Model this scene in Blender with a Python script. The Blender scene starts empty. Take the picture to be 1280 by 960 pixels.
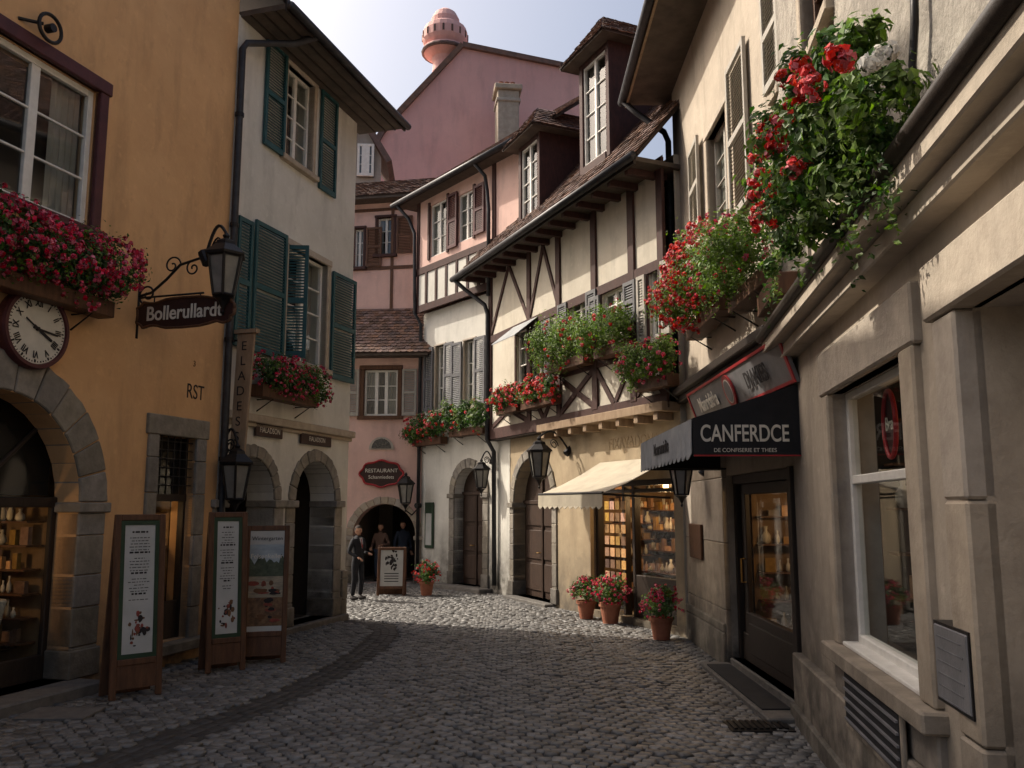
import bpy, bmesh, math, random
import numpy as np
from mathutils import Vector, Matrix
random.seed(7); rng=np.random.default_rng(7)
R=random.uniform
CAMH=2.1; F=1080.0; TH=math.atan(153/F); CT,ST=math.cos(TH),math.sin(TH)
# ---- survey helpers: measure the position (in metres) of a feature on its real wall / on the ground
def ray(px,py):
    a=(px-640)/F; b=(480-py)/F
    return Vector((a,CT-b*ST,ST+b*CT))
def G(px,py):
    r=ray(px,py); t=-CAMH/r.z
    return Vector((r.x*t,r.y*t,0))
class Wall:
    def __init__(s,A,B):
        s.A=Vector((A[0],A[1],0)); s.B=Vector((B[0],B[1],0)); s.L=(s.B-s.A).length
        s.u=(s.B-s.A).normalized(); n=Vector((s.u.y,-s.u.x,0))
        if n.dot(Vector((0,0,0))-s.A)<0: n=-n
        s.n=n; s.r=(-n).cross(Vector((0,0,1)))
    def off(s,d):
        w=Wall(s.A,s.B); w.A=s.A+s.n*d; w.B=s.B+s.n*d; return w
    def uv(s,px,py,d=0):
        r=ray(px,py); O=Vector((0,0,CAMH)); t=(s.A+s.n*d-O).dot(s.n)/r.dot(s.n); p=O+r*t
        return (p-s.A).dot(s.u),p.z
    def U(s,px,py,d=0): return s.uv(px,py,d)[0]
    def Z(s,px,py,d=0): return s.uv(px,py,d)[1]
    def P(s,u,z,d=0): return s.A+s.u*u+s.n*d+Vector((0,0,z))
    def rect(s,x0,x1,yt,yb,d=0):
        ym=(yt+yb)/2; xm=(x0+x1)/2
        a,b=s.U(x0,ym,d),s.U(x1,ym,d)
        return (min(a,b),max(a,b),s.Z(xm,yb,d),s.Z(xm,yt,d))
# ---- materials
def mat(name,c,c2=None,rough=.8,scale=4,stretch=(1,1,1),bump=.25,bscale=40,bd=.01,streak=0,grime=0,island=0,metal=0,spec=.3,big=.0,transl=0,emit=0):
    m=bpy.data.materials.new(name); m.use_nodes=True; nt=m.node_tree; N=nt.nodes; Lk=nt.links
    bs=N['Principled BSDF']; bs.inputs['Roughness'].default_value=rough; bs.inputs['Metallic'].default_value=metal
    bs.inputs['Specular IOR Level'].default_value=spec
    if c2 is None: c2=tuple(x*.72 for x in c)
    tc=N.new('ShaderNodeTexCoord'); mp=N.new('ShaderNodeMapping'); mp.inputs['Scale'].default_value=stretch
    Lk.new(tc.outputs['Object'],mp.inputs['Vector'])
    def noise(sc,det=6,vec=mp):
        n=N.new('ShaderNodeTexNoise'); n.inputs['Scale'].default_value=sc; n.inputs['Detail'].default_value=det; n.inputs['Roughness'].default_value=.62
        Lk.new(vec.outputs[0] if vec is mp or vec.type=='MAPPING' else vec.outputs['Object'],n.inputs['Vector']); return n
    def mr(src,a,b,c_,d_):
        q=N.new('ShaderNodeMapRange'); q.inputs[1].default_value=a;q.inputs[2].default_value=b;q.inputs[3].default_value=c_;q.inputs[4].default_value=d_
        Lk.new(src,q.inputs[0]); return q.outputs[0]
    def mix(f,A,B,bt='MIX'):
        q=N.new('ShaderNodeMixRGB'); q.blend_type=bt
        for i,x in ((0,f),(1,A),(2,B)):
            if isinstance(x,bpy.types.NodeSocket): Lk.new(x,q.inputs[i])
            elif i==0: q.inputs[0].default_value=x
            else: q.inputs[i].default_value=(*x,1)
        return q.outputs[0]
    n1=noise(scale); col=mix(mr(n1.outputs[0],.32,.68,0,1),c,c2)
    if big:
        nb=noise(.45,4,tc); col=mix(mr(nb.outputs[0],.4,.65,0,big),col,tuple(x*.5 for x in c))
    if streak:
        m2=N.new('ShaderNodeMapping'); m2.inputs['Scale'].default_value=(2,2,.45); Lk.new(tc.outputs['Object'],m2.inputs[0])
        ns=noise(1.3,9,m2); col=mix(mr(ns.outputs[0],.5,.78,0,streak),col,tuple(x*.38 for x in c))
        n3=noise(9,6,tc); col=mix(mr(n3.outputs[0],.56,.74,0,streak*.6),col,tuple(min(1,x*1.22) for x in c))
        n4=noise(5,10,tc); col=mix(mr(n4.outputs[0],.6,.66,0,streak*.45),col,tuple(x*.6 for x in c))
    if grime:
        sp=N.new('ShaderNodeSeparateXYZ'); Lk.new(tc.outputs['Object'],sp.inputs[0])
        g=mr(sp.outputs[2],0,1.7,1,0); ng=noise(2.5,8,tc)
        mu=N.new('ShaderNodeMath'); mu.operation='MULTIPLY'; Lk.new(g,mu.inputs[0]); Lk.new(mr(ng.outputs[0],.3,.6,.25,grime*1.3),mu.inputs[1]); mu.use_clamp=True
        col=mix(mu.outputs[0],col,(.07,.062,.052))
    if island:
        ge=N.new('ShaderNodeNewGeometry'); hs=N.new('ShaderNodeHueSaturation')
        Lk.new(mr(ge.outputs['Random Per Island'],0,1,1-island,1+island),hs.inputs['Value'])
        wn=N.new('ShaderNodeTexWhiteNoise'); wn.noise_dimensions='1D'; Lk.new(ge.outputs['Random Per Island'],wn.inputs['W'])
        Lk.new(mr(wn.outputs[0],0,1,.5-.03*island,.5+.03*island),hs.inputs['Hue']); Lk.new(mr(wn.outputs[0],0,1,.7,1.2),hs.inputs['Saturation'])
        Lk.new(col,hs.inputs['Color']); col=hs.outputs[0]
    Lk.new(col,bs.inputs['Base Color'])
    if bump:
        nb=noise(bscale,8); bp=N.new('ShaderNodeBump'); bp.inputs['Strength'].default_value=bump; bp.inputs['Distance'].default_value=bd
        Lk.new(nb.outputs[0],bp.inputs['Height']); Lk.new(bp.outputs[0],bs.inputs['Normal'])
    if transl:
        tr=N.new('ShaderNodeBsdfTranslucent'); Lk.new(col,tr.inputs[0]); ms=N.new('ShaderNodeMixShader'); ms.inputs[0].default_value=transl
        Lk.new(bs.outputs[0],ms.inputs[1]); Lk.new(tr.outputs[0],ms.inputs[2]); Lk.new(ms.outputs[0],N['Material Output'].inputs[0])
    return m
def emis(name,c,s):
    m=bpy.data.materials.new(name); m.use_nodes=True; nt=m.node_tree; nt.nodes.clear()
    e=nt.nodes.new('ShaderNodeEmission'); e.inputs[0].default_value=(*c,1); e.inputs[1].default_value=s
    o=nt.nodes.new('ShaderNodeOutputMaterial'); nt.links.new(e.outputs[0],o.inputs[0]); return m
def clearglass(name,refl=.05):
    m=bpy.data.materials.new(name); m.use_nodes=True; nt=m.node_tree; nt.nodes.clear(); N=nt.nodes
    t=N.new('ShaderNodeBsdfTransparent'); t.inputs[0].default_value=(.84,.88,.86,1); g=N.new('ShaderNodeBsdfGlossy'); g.inputs[1].default_value=.03
    lw=N.new('ShaderNodeLayerWeight'); lw.inputs[0].default_value=.5; pw=N.new('ShaderNodeMath'); pw.operation='POWER'; pw.inputs[1].default_value=4.5
    ma=N.new('ShaderNodeMath'); ma.operation='MULTIPLY_ADD'; ma.inputs[1].default_value=.6; ma.inputs[2].default_value=refl
    nt.links.new(lw.outputs['Facing'],pw.inputs[0]); nt.links.new(pw.outputs[0],ma.inputs[0])
    x=N.new('ShaderNodeMixShader'); o=N.new('ShaderNodeOutputMaterial')
    nt.links.new(ma.outputs[0],x.inputs[0]); nt.links.new(t.outputs[0],x.inputs[1]); nt.links.new(g.outputs[0],x.inputs[2]); nt.links.new(x.outputs[0],o.inputs[0]); return m
M={}
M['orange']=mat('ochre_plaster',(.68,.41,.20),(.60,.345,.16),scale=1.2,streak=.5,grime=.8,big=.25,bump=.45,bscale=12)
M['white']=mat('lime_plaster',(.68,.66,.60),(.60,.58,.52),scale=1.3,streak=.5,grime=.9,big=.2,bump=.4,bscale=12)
M['cream']=mat('cream_infill',(.60,.55,.46),(.52,.47,.38),scale=2,streak=.5,big=.3,bump=.4,bscale=13)
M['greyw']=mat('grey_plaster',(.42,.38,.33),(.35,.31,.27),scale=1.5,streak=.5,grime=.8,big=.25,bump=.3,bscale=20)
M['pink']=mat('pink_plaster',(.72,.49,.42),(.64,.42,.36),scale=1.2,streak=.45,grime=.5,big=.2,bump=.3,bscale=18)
M['pinkd']=mat('salmon_plaster',(.80,.47,.42),(.74,.41,.37),scale=.7,streak=.3,big=.15,bump=.2)
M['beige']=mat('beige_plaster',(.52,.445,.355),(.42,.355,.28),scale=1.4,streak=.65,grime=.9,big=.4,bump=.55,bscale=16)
M['rough']=mat('rough_render',(.42,.38,.32),(.22,.195,.165),scale=3,streak=.9,big=.5,bump=.9,bscale=12,bd=.03)
M['tan']=mat('tan_stucco',(.44,.35,.23),(.35,.27,.175),scale=2,streak=.6,grime=.7,big=.2,bump=.4)
M['stone']=mat('sandstone',(.28,.25,.21),(.18,.16,.13),scale=7,streak=.4,grime=.8,bump=.8,bscale=20,island=.18,bd=.015)
M['stonel']=mat('pale_sandstone',(.44,.375,.30),(.34,.285,.225),scale=6,streak=.5,grime=.9,bump=.6,bscale=26,island=.09)
M['darkstone']=mat('dark_stone',(.13,.12,.11),(.08,.075,.07),scale=8,bump=.5,island=.2)
M['timber']=mat('oxblood_timber',(.072,.030,.025),(.04,.02,.017),scale=6,stretch=(3,3,1),bump=.5,bscale=25,rough=.7)
M['brown']=mat('brown_wood',(.13,.06,.03),(.07,.033,.018),scale=5,stretch=(4,4,.6),bump=.4,rough=.55)
M['maroon']=mat('maroon_frame',(.10,.028,.03),(.06,.018,.02),scale=5,bump=.3,rough=.5)
M['dkwood']=mat('dark_wood',(.035,.024,.018),(.02,.014,.011),scale=6,stretch=(4,4,.6),bump=.4,rough=.5)
M['oakdoor']=mat('old_oak_door',(.060,.034,.022),(.03,.018,.013),scale=6,stretch=(5,5,.5),bump=.5,rough=.55)
M['ltwood']=mat('weathered_wood',(.36,.26,.17),(.24,.165,.105),scale=5,stretch=(2,2,.6),bump=.4)
M['soffit']=mat('soffit_boards',(.12,.095,.075),(.07,.055,.045),scale=4,bump=.4)
M['teal']=mat('teal_shutter_paint',(.030,.100,.108),(.02,.065,.072),scale=8,rough=.5,bump=.2)
M['grey']=mat('grey_shutter_paint',(.17,.17,.175),(.11,.11,.12),scale=8,rough=.6,bump=.2)
M['greyl']=mat('pale_shutter_paint',(.42,.39,.34),(.32,.30,.26),scale=8,rough=.6,bump=.2)
M['wpaint']=mat('white_paint',(.76,.74,.69),(.64,.62,.57),scale=9,rough=.45,bump=.15)
M['iron']=mat('black_iron',(.018,.018,.02),(.03,.026,.024),scale=12,rough=.45,metal=.5,bump=.3)
M['pipe']=mat('lead_pipe',(.055,.055,.06),(.03,.03,.033),scale=6,rough=.5,metal=.4,bump=.2)
M['tile']=mat('clay_tile',(.17,.095,.072),(.09,.06,.05),scale=5,island=.4,bump=.5,bscale=30)
M['deck']=mat('roof_deck',(.05,.035,.03))
M['sett']=mat('granite_sett',(.165,.16,.153),(.085,.082,.079),scale=9,island=.42,bump=.8,bscale=50,rough=.5,spec=.55,bd=.008,big=.4)
M['gutter']=mat('gutter_sett',(.05,.047,.045),(.03,.028,.027),scale=9,island=.3,bump=.6,bscale=50,rough=.6,spec=.4)
M['mortar']=mat('sand_joint',(.055,.05,.044),(.032,.029,.026),scale=20,bump=.6)
M['leaf']=mat('leaf_green',(.075,.15,.028),(.035,.085,.018),scale=5,island=.5,bump=0,rough=.5,spec=.4,transl=.35)
M['leafl']=mat('leaf_lime',(.18,.28,.045),(.09,.16,.028),scale=5,island=.4,bump=0,rough=.5,spec=.4,transl=.4)
M['red']=mat('red_petal',(.72,.02,.025),(.45,.01,.02),scale=9,island=.35,bump=0,rough=.6,transl=.2)
M['pinkf']=mat('magenta_petal',(.68,.05,.13),(.50,.02,.07),scale=9,island=.4,bump=0,rough=.6,transl=.2)
M['whitef']=mat('white_petal',(.75,.72,.66),island=.1,bump=0,transl=.2)
M['terra']=mat('terracotta',(.40,.16,.09),(.28,.10,.06),scale=8,bump=.3)
M['cloth']=mat('cream_canvas',(.62,.56,.44),(.52,.46,.36),scale=3,bump=.2,transl=.25,streak=.3)
M['clothb']=mat('black_canvas',(.022,.022,.025),(.014,.014,.016),scale=4,bump=.3)
M['clothg']=mat('grey_canvas',(.33,.34,.35),(.22,.23,.24),scale=3,bump=.2)
M['signdark']=mat('sign_board',(.05,.022,.018),(.03,.014,.012),bump=.2,rough=.4)
M['signgrey']=mat('fascia_grey',(.20,.195,.20),(.13,.13,.135),bump=.2,rough=.4)
M['signred']=mat('sign_red',(.40,.03,.035),bump=.1,rough=.4)
M['letter']=mat('cream_lettering',(.78,.73,.63),bump=0,rough=.5)
M['ink']=mat('ink',(.03,.025,.025),bump=0)
M['inkb']=mat('brown_ink',(.16,.08,.04),bump=0)
M['fade']=mat('faded_lettering',(.30,.22,.13),(.38,.29,.18),scale=12,bump=0)
M['paper']=mat('menu_paper',(.50,.50,.48),(.41,.41,.39),bump=0,scale=3)
M['greenf']=mat('green_frame',(.03,.06,.035),bump=.2,rough=.4)
M['room']=mat('shop_plaster',(.22,.14,.075),(.14,.085,.045),bump=.2)
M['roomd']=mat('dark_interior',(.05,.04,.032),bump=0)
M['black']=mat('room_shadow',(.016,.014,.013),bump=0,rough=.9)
M['curtain']=mat('net_curtain',(.42,.40,.36),(.30,.28,.25),scale=12,stretch=(1,1,.1),bump=0,transl=.2)
M['goods']=mat('shop_goods',(.42,.24,.11),(.25,.13,.06),scale=15,island=.8,bump=0,rough=.4)
M['goodsw']=mat('porcelain',(.55,.50,.42),island=.4,bump=0,rough=.3)
M['gilt']=mat('brass',(.55,.35,.12),metal=.8,rough=.35,bump=.1)
M['lamp']=emis('lamp_bulb',(1,.62,.25),14)
M['glass']=mat('window_pane',(.045,.045,.045),(.012,.013,.014),scale=2.2,rough=.06,spec=.8,bump=.04,bscale=3,bd=.02)
M['milk']=mat('lantern_glass',(.26,.25,.22),(.16,.155,.14),rough=.15,spec=.6,bump=0)
M['clear']=clearglass('shop_glass',.035); M['pane']=clearglass('window_glass',.10)
M['skin']=mat('skin',(.50,.29,.20),(.45,.25,.17),bump=0,rough=.5)
M['hair']=mat('hair',(.03,.02,.015),bump=.3)
M['suit']=mat('suit_cloth',(.014,.015,.02),(.02,.021,.027),scale=20,bump=.2)
M['shirt']=mat('shirt_cloth',(.62,.63,.66),bump=.1)
M['coat']=mat('coat_cloth',(.16,.10,.08),bump=.2)
M['coat2']=mat('blue_cloth',(.03,.045,.08),bump=.2)
M['clockf']=mat('clock_enamel',(.66,.63,.55),(.55,.52,.45),scale=3,bump=.05,rough=.4)
M['sky_band']=mat('poster_sky',(.42,.48,.52),(.25,.30,.34),scale=3,bump=0,stretch=(1,1,3)); M['hill_band']=mat('poster_hills',(.10,.12,.08),(.04,.05,.035),scale=12,bump=0)
M['water_band']=mat('poster_water',(.40,.34,.24),(.20,.18,.14),scale=7,bump=0,stretch=(1,1,5)); M['cloth_band']=mat('poster_fruit',(.30,.06,.05),(.14,.05,.03),scale=16,bump=0); M['food_band']=mat('poster_table',(.22,.13,.07),(.08,.045,.03),scale=14,bump=0)
# ---- mesh collector
class Obj:
    def __init__(s,name):
        s.e=bpy.data.objects.new(name,None); bpy.context.collection.objects.link(s.e); s.e.empty_display_size=.2; s.parts=[]
    def part(s,name,m,**k):
        p=Part(name,M[m],s.e,**k); s.parts.append(p); ALL.append(p); return p
ALL=[]
class Part:
    def __init__(s,name,m,parent,smooth=False,bevel=0,recalc=True):
        s.name=name;s.m=m;s.parent=parent;s.v=[];s.f=[];s.smooth=smooth;s.bevel=bevel;s.recalc=recalc
    def add(s,vs,fs):
        k=len(s.v); s.v+= [tuple(x) for x in vs]; s.f+=[tuple(i+k for i in f) for f in fs]
    def hexa(s,p):
        s.add(p,[(0,1,2,3),(4,7,6,5),(0,4,5,1),(1,5,6,2),(2,6,7,3),(3,7,4,0)])
    def box(s,W,u0,u1,z0,z1,d0,d1):
        s.hexa([W.P(u0,z0,d0),W.P(u1,z0,d0),W.P(u1,z1,d0),W.P(u0,z1,d0),W.P(u0,z0,d1),W.P(u1,z0,d1),W.P(u1,z1,d1),W.P(u0,z1,d1)])
    def beam(s,W,p,q,w,d0,d1):
        p=Vector(p);q=Vector(q);t=(q-p).normalized();k=Vector((-t.y,t.x))*w/2; d1=d1+R(0,.012)
        c=[p-k*R(.9,1.1),q-k*R(.9,1.1),q+k*R(.9,1.1),p+k*R(.9,1.1)]
        s.hexa([W.P(a.x,a.y,d0) for a in c]+[W.P(a.x,a.y,d1) for a in c])
    def quad(s,a,b,c,d): s.add([a,b,c,d],[(0,1,2,3)])
    def prism(s,pts,ext):
        n=len(pts); s.add(list(pts)+[Vector(p)+ext for p in pts],[tuple(range(n)),tuple(range(2*n-1,n-1,-1))]+[(i,(i+1)%n,n+(i+1)%n,n+i) for i in range(n)])
    def tube(s,path,r,seg=8,r2=None):
        path=[Vector(p) for p in path]; n=len(path); rings=[]; up=None
        for i,p in enumerate(path):
            t=(path[min(i+1,n-1)]-path[max(i-1,0)]).normalized()
            if up is None: up=t.orthogonal().normalized()
            up=(up-t*up.dot(t)); up=up.normalized() if up.length>1e-6 else t.orthogonal().normalized()
            b=t.cross(up); rr=r if r2 is None else r+(r2-r)*i/(n-1)
            rings.append([p+(up*math.cos(a)+b*math.sin(a))*rr for a in [2*math.pi*k/seg for k in range(seg)]])
        vs=[v for rg in rings for v in rg]; fs=[]
        for i in range(n-1):
            for k in range(seg): fs.append((i*seg+k,i*seg+(k+1)%seg,(i+1)*seg+(k+1)%seg,(i+1)*seg+k))
        fs.append(tuple(range(seg))); fs.append(tuple(range((n-1)*seg,n*seg)))
        s.add(vs,fs)
    def lathe(s,c,prof,seg=20,axis=Vector((0,0,1))):
        c=Vector(c); a=axis.normalized(); x=a.orthogonal().normalized(); y=a.cross(x); vs=[];fs=[];n=len(prof)
        for r,h in prof:
            for k in range(seg):
                t=2*math.pi*k/seg; vs.append(c+a*h+(x*math.cos(t)+y*math.sin(t))*r)
        for i in range(n-1):
            for k in range(seg): fs.append((i*seg+k,i*seg+(k+1)%seg,(i+1)*seg+(k+1)%seg,(i+1)*seg+k))
        fs.append(tuple(range(seg))); fs.append(tuple(range((n-1)*seg,n*seg))); s.add(vs,fs)
    def done(s):
        if not s.v: return
        me=bpy.data.meshes.new(s.name); me.from_pydata(s.v,[],s.f); me.materials.append(s.m)
        if s.recalc and len(s.f)<30000:
            bm=bmesh.new(); bm.from_mesh(me); bmesh.ops.recalc_face_normals(bm,faces=bm.faces); bm.to_mesh(me); bm.free()
        if s.smooth:
            for p in me.polygons: p.use_smooth=True
        o=bpy.data.objects.new(s.name,me); bpy.context.collection.objects.link(o); o.parent=s.parent
        if s.bevel:
            b=o.modifiers.new('b','BEVEL'); b.width=s.bevel; b.segments=1; b.limit_method='ANGLE'
def text(parent,name,s,pos,right,up,size,m,ext=.004,align='CENTER',sx=1,wid=None,spacing=1,bold=0):
    c=bpy.data.curves.new(name,'FONT'); c.body=s; c.size=size; c.extrude=ext; c.align_x=align; c.align_y='CENTER'; c.space_character=spacing; c.materials.append(M[m]); c.offset=bold
    o=bpy.data.objects.new(name,c); bpy.context.collection.objects.link(o)
    right=right.normalized(); up=up.normalized(); n=right.cross(up)
    mt=Matrix.Identity(4)
    for i in range(3): mt[i][0]=right[i]*sx; mt[i][1]=up[i]; mt[i][2]=n[i]; mt[i][3]=pos[i]
    o.matrix_world=mt; o.parent=parent; return o
UP=Vector((0,0,1))
def archpts(uc,r,z0,zs,n=16,rz=None):
    rz=rz or r
    return [(uc-r,z0)]+[(uc-r*math.cos(math.pi*i/n),zs+rz*math.sin(math.pi*i/n)) for i in range(n+1)]+[(uc+r,z0)]
def facade(O,W,outer,holes,m,depth=.25,name='wall',revm=None):
    p=O.part(name,m,recalc=False)
    if not holes: p.add([W.P(a,b,0) for a,b in outer],[tuple(range(len(outer)))])
    else:
        U0,U1=min(a for a,_ in outer),max(a for a,_ in outer); Z0,Z1=min(b for _,b in outer),max(b for _,b in outer)
        us=sorted(set([round(U0,5),round(U1,5)]+[round(a,5) for h in holes for a,_ in h if U0<a<U1]))
        def span(h,u):
            zz=[]
            for i in range(len(h)):
                a,b=h[i],h[(i+1)%len(h)]
                if (a[0]-u)*(b[0]-u)<=0 and abs(a[0]-b[0])>1e-9: zz.append(a[1]+(b[1]-a[1])*(u-a[0])/(b[0]-a[0]))
            return (min(zz),max(zz)) if len(zz)>=2 else None
        for a,b in zip(us[:-1],us[1:]):
            if b-a<1e-4: continue
            e=(b-a)*1e-3; sp=[]
            for h in holes:
                s0,s1=span(h,a+e),span(h,b-e)
                if s0 and s1: sp.append((s0,s1))
            sp.sort(key=lambda q:q[0][0]); l0,l1=Z0,Z0
            for s0,s1 in sp:
                p.quad(W.P(a,l0),W.P(b,l1),W.P(b,s1[0]),W.P(a,s0[0])); l0,l1=s0[1],s1[1]
            p.quad(W.P(a,l0),W.P(b,l1),W.P(b,Z1),W.P(a,Z1))
    q=O.part(name+'_reveal',revm or m,recalc=False)
    for h in holes:
        for i in range(len(h)):
            a,b=h[i],h[(i+1)%len(h)]
            q.quad(W.P(a[0],a[1],0),W.P(b[0],b[1],0),W.P(b[0],b[1],-depth),W.P(a[0],a[1],-depth))
def rh(r): u0,u1,z0,z1=r; return [(u0,z0),(u0,z1),(u1,z1),(u1,z0)]
def body(O,W,u0,u1,z0,z1,depth,m):
    p=O.part('side_walls',m,recalc=False); a,b=-.02,-depth
    p.quad(W.P(u0,z0,0),W.P(u0,z1,0),W.P(u0,z1,b),W.P(u0,z0,b)); p.quad(W.P(u1,z0,0),W.P(u1,z1,0),W.P(u1,z1,b),W.P(u1,z0,b))
    p.quad(W.P(u0,z0,b),W.P(u0,z1,b),W.P(u1,z1,b),W.P(u1,z0,b))
    p.quad(W.P(u0,z1,a),W.P(u1,z1,a),W.P(u1,z1,b),W.P(u0,z1,b))
def window(O,W,r,fm='wpaint',d=-.12,mull=1,bars=2,fw=.055,sur=None,sw=.13,sill=True,bk=.11):
    u0,u1,z0,z1=r; f=O.part('window_frame',fm,bevel=.006); g=O.part('window_glass','pane',recalc=False)
    g.quad(W.P(u0,z0,d-.02),W.P(u1,z0,d-.02),W.P(u1,z1,d-.02),W.P(u0,z1,d-.02))
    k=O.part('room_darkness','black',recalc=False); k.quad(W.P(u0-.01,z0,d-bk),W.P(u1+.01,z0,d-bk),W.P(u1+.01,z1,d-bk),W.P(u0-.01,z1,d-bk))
    cu=O.part('curtains','curtain',recalc=False); w=u1-u0; cw=w*R(.2,.42)
    for s_,base in ((1,u0),(-1,u1)):
        n=10; zb=z0+(.0 if R(0,1)<.7 else (z1-z0)*.4)
        for i in range(n):
            a=base+s_*cw*i/n*(1); b=base+s_*cw*(i+1)/n; da=d-bk*.6+(.012 if i%2 else -.012); db=d-bk*.6+(-.012 if i%2 else .012)
            cu.quad(W.P(a,zb,da),W.P(b,zb,db),W.P(b,z1,db),W.P(a,z1,da))
    f.box(W,u0,u0+fw,z0,z1,d-.04,d+.03); f.box(W,u1-fw,u1,z0,z1,d-.04,d+.03)
    f.box(W,u0+fw,u1-fw,z0,z0+fw*1.2,d-.04,d+.028); f.box(W,u0+fw,u1-fw,z1-fw,z1,d-.04,d+.028)
    zi0,zi1=z0+fw*1.2,z1-fw; w=(u1-u0-2*fw)
    for i in range(1,mull+1):
        x=u0+fw+w*i/(mull+1); f.box(W,x-fw*.8,x+fw*.8,zi0,zi1,d-.035,d+.024)
    for j in range(1,bars+1):
        z=zi0+(zi1-zi0)*j/(bars+1); f.box(W,u0+fw,u1-fw,z-.014,z+.014,d-.02,d+.012)
    if sur:
        s=O.part('window_surround',sur,bevel=.01)
        s.box(W,u0-sw,u0,z0,z1,-.1,.035); s.box(W,u1,u1+sw,z0,z1,-.1,.037); s.box(W,u0-sw-.02,u1+sw+.02,z1,z1+sw,-.1,.045)
        s.box(W,u0-sw-.05,u1+sw+.05,z0-.1,z0,-.1,.10)
def shutter(O,W,r,m='teal',d0=.02,ang=0,hinge=None):
    u0,u1,z0,z1=r; p=O.part('shutter',m); fw=.06
    if hinge=='r': h,s=u1,-1
    else: h,s=u0,1
    if ang==0: ang=R(.0,.05)
    wd=u1-u0; ca,sa=math.cos(ang),math.sin(ang)
    base=W.P(h,0,d0); ax=W.u*s*ca+W.n*sa; nn=W.n*ca-W.u*s*sa
    def bx(a0,a1,c0,c1,e0,e1,tilt=0):
        q=[]
        for e in (e0,e1):
            for (a,c) in ((a0,c0),(a1,c0),(a1,c1),(a0,c1)):
                q.append(base+ax*a+UP*c+nn*(e+(tilt if c==c0 else 0)))
        p.hexa(q)
    bx(0,fw,z0,z1,0,.045); bx(wd-fw,wd,z0,z1,0,.045); bx(fw,wd-fw,z0,z0+.09,0,.043); bx(fw,wd-fw,z1-.07,z1,0,.043)
    zm=(z0+z1)/2; bx(fw,wd-fw,zm-.04,zm+.04,0,.043)
    n=int((z1-z0)/.055)
    for i in range(n):
        z=z0+.09+(z1-z0-.16)*i/n
        if abs(z+.02-zm)<.05: continue
        bx(fw,wd-fw,z,z+.032,.004,.014,.022)
def voussoirs(p,W,uc,r0,r1,zs,n,d0,d1):
    for i in range(n):
        a0=math.pi*i/n+.006; a1=math.pi*(i+1)/n-.006; e=R(0,.012)
        c=[]
        for k in range(4): c.append((r0,a0+(a1-a0)*k/3))
        for k in range(4): c.append((r1+R(-.01,.02),a1+(a0-a1)*k/3))
        p.prism([W.P(uc-rr*math.cos(a),zs+rr*math.sin(a),d0) for rr,a in c],W.n*(d1+e-d0))
def pier(p,W,u0,u1,z0,z1,d0,d1,hb=.42):
    z=z0
    while z<z1-.05:
        h=min(hb*R(.8,1.15),z1-z)
        if z1-(z+h)<.12: h=z1-z
        p.box(W,u0,u1,z+.003,z+h-.003,d0,d1+R(0,.008)); z+=h
def archway(O,W,uc,r,z0,zs,ring=.25,d=-.25,pm='stone',door='oakdoor',cap=True,n=13,pw=None,rdepth=.25):
    p=O.part('arch_stones',pm,bevel=.012); voussoirs(p,W,uc,r,r+ring,zs,n,-rdepth,.03)
    pw=pw or ring
    pier(p,W,uc-r-pw,uc-r,z0,zs-.12,-rdepth,.03); pier(p,W,uc+r,uc+r+pw,z0,zs-.12,-rdepth,.03)
    for s in (-1,1):
        a=uc+s*(r+pw/2); p.box(W,a-pw/2-.04,a+pw/2+.04,zs-.12,zs-.002,-rdepth,.08)
        p.box(W,a-pw/2-.03,a+pw/2+.03,z0,z0+.32,-rdepth,.06)
    if door:
        q=O.part('door_leaf',door,bevel=.01); pts=archpts(uc,r+.02,z0,zs)
        q.prism([W.P(a,b,d) for a,b in pts],W.n*-.05)
        f=O.part('door_panels',door,bevel=.01)
        for s in (-1,1):
            for (za,zb) in ((.15,.75),(.85,1.5),(1.6,zs-z0)):
                ua,ub=sorted((uc+s*.06,uc+s*(r-.1))); f.box(W,ua,ub,z0+za,z0+zb,d-.01,d+.03)
        f.box(W,uc-.03,uc+.03,z0,zs+r*.6,d,d+.05); f.box(W,uc-r,uc+r,zs-.04,zs+.05,d,d+.055)
        O.part('door_handle','gilt').tube([W.P(uc+.1,z0+1.0,d+.03),W.P(uc+.1,z0+1.0,d+.09),W.P(uc+.2,z0+1.0,d+.09)],.012,6)
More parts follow.
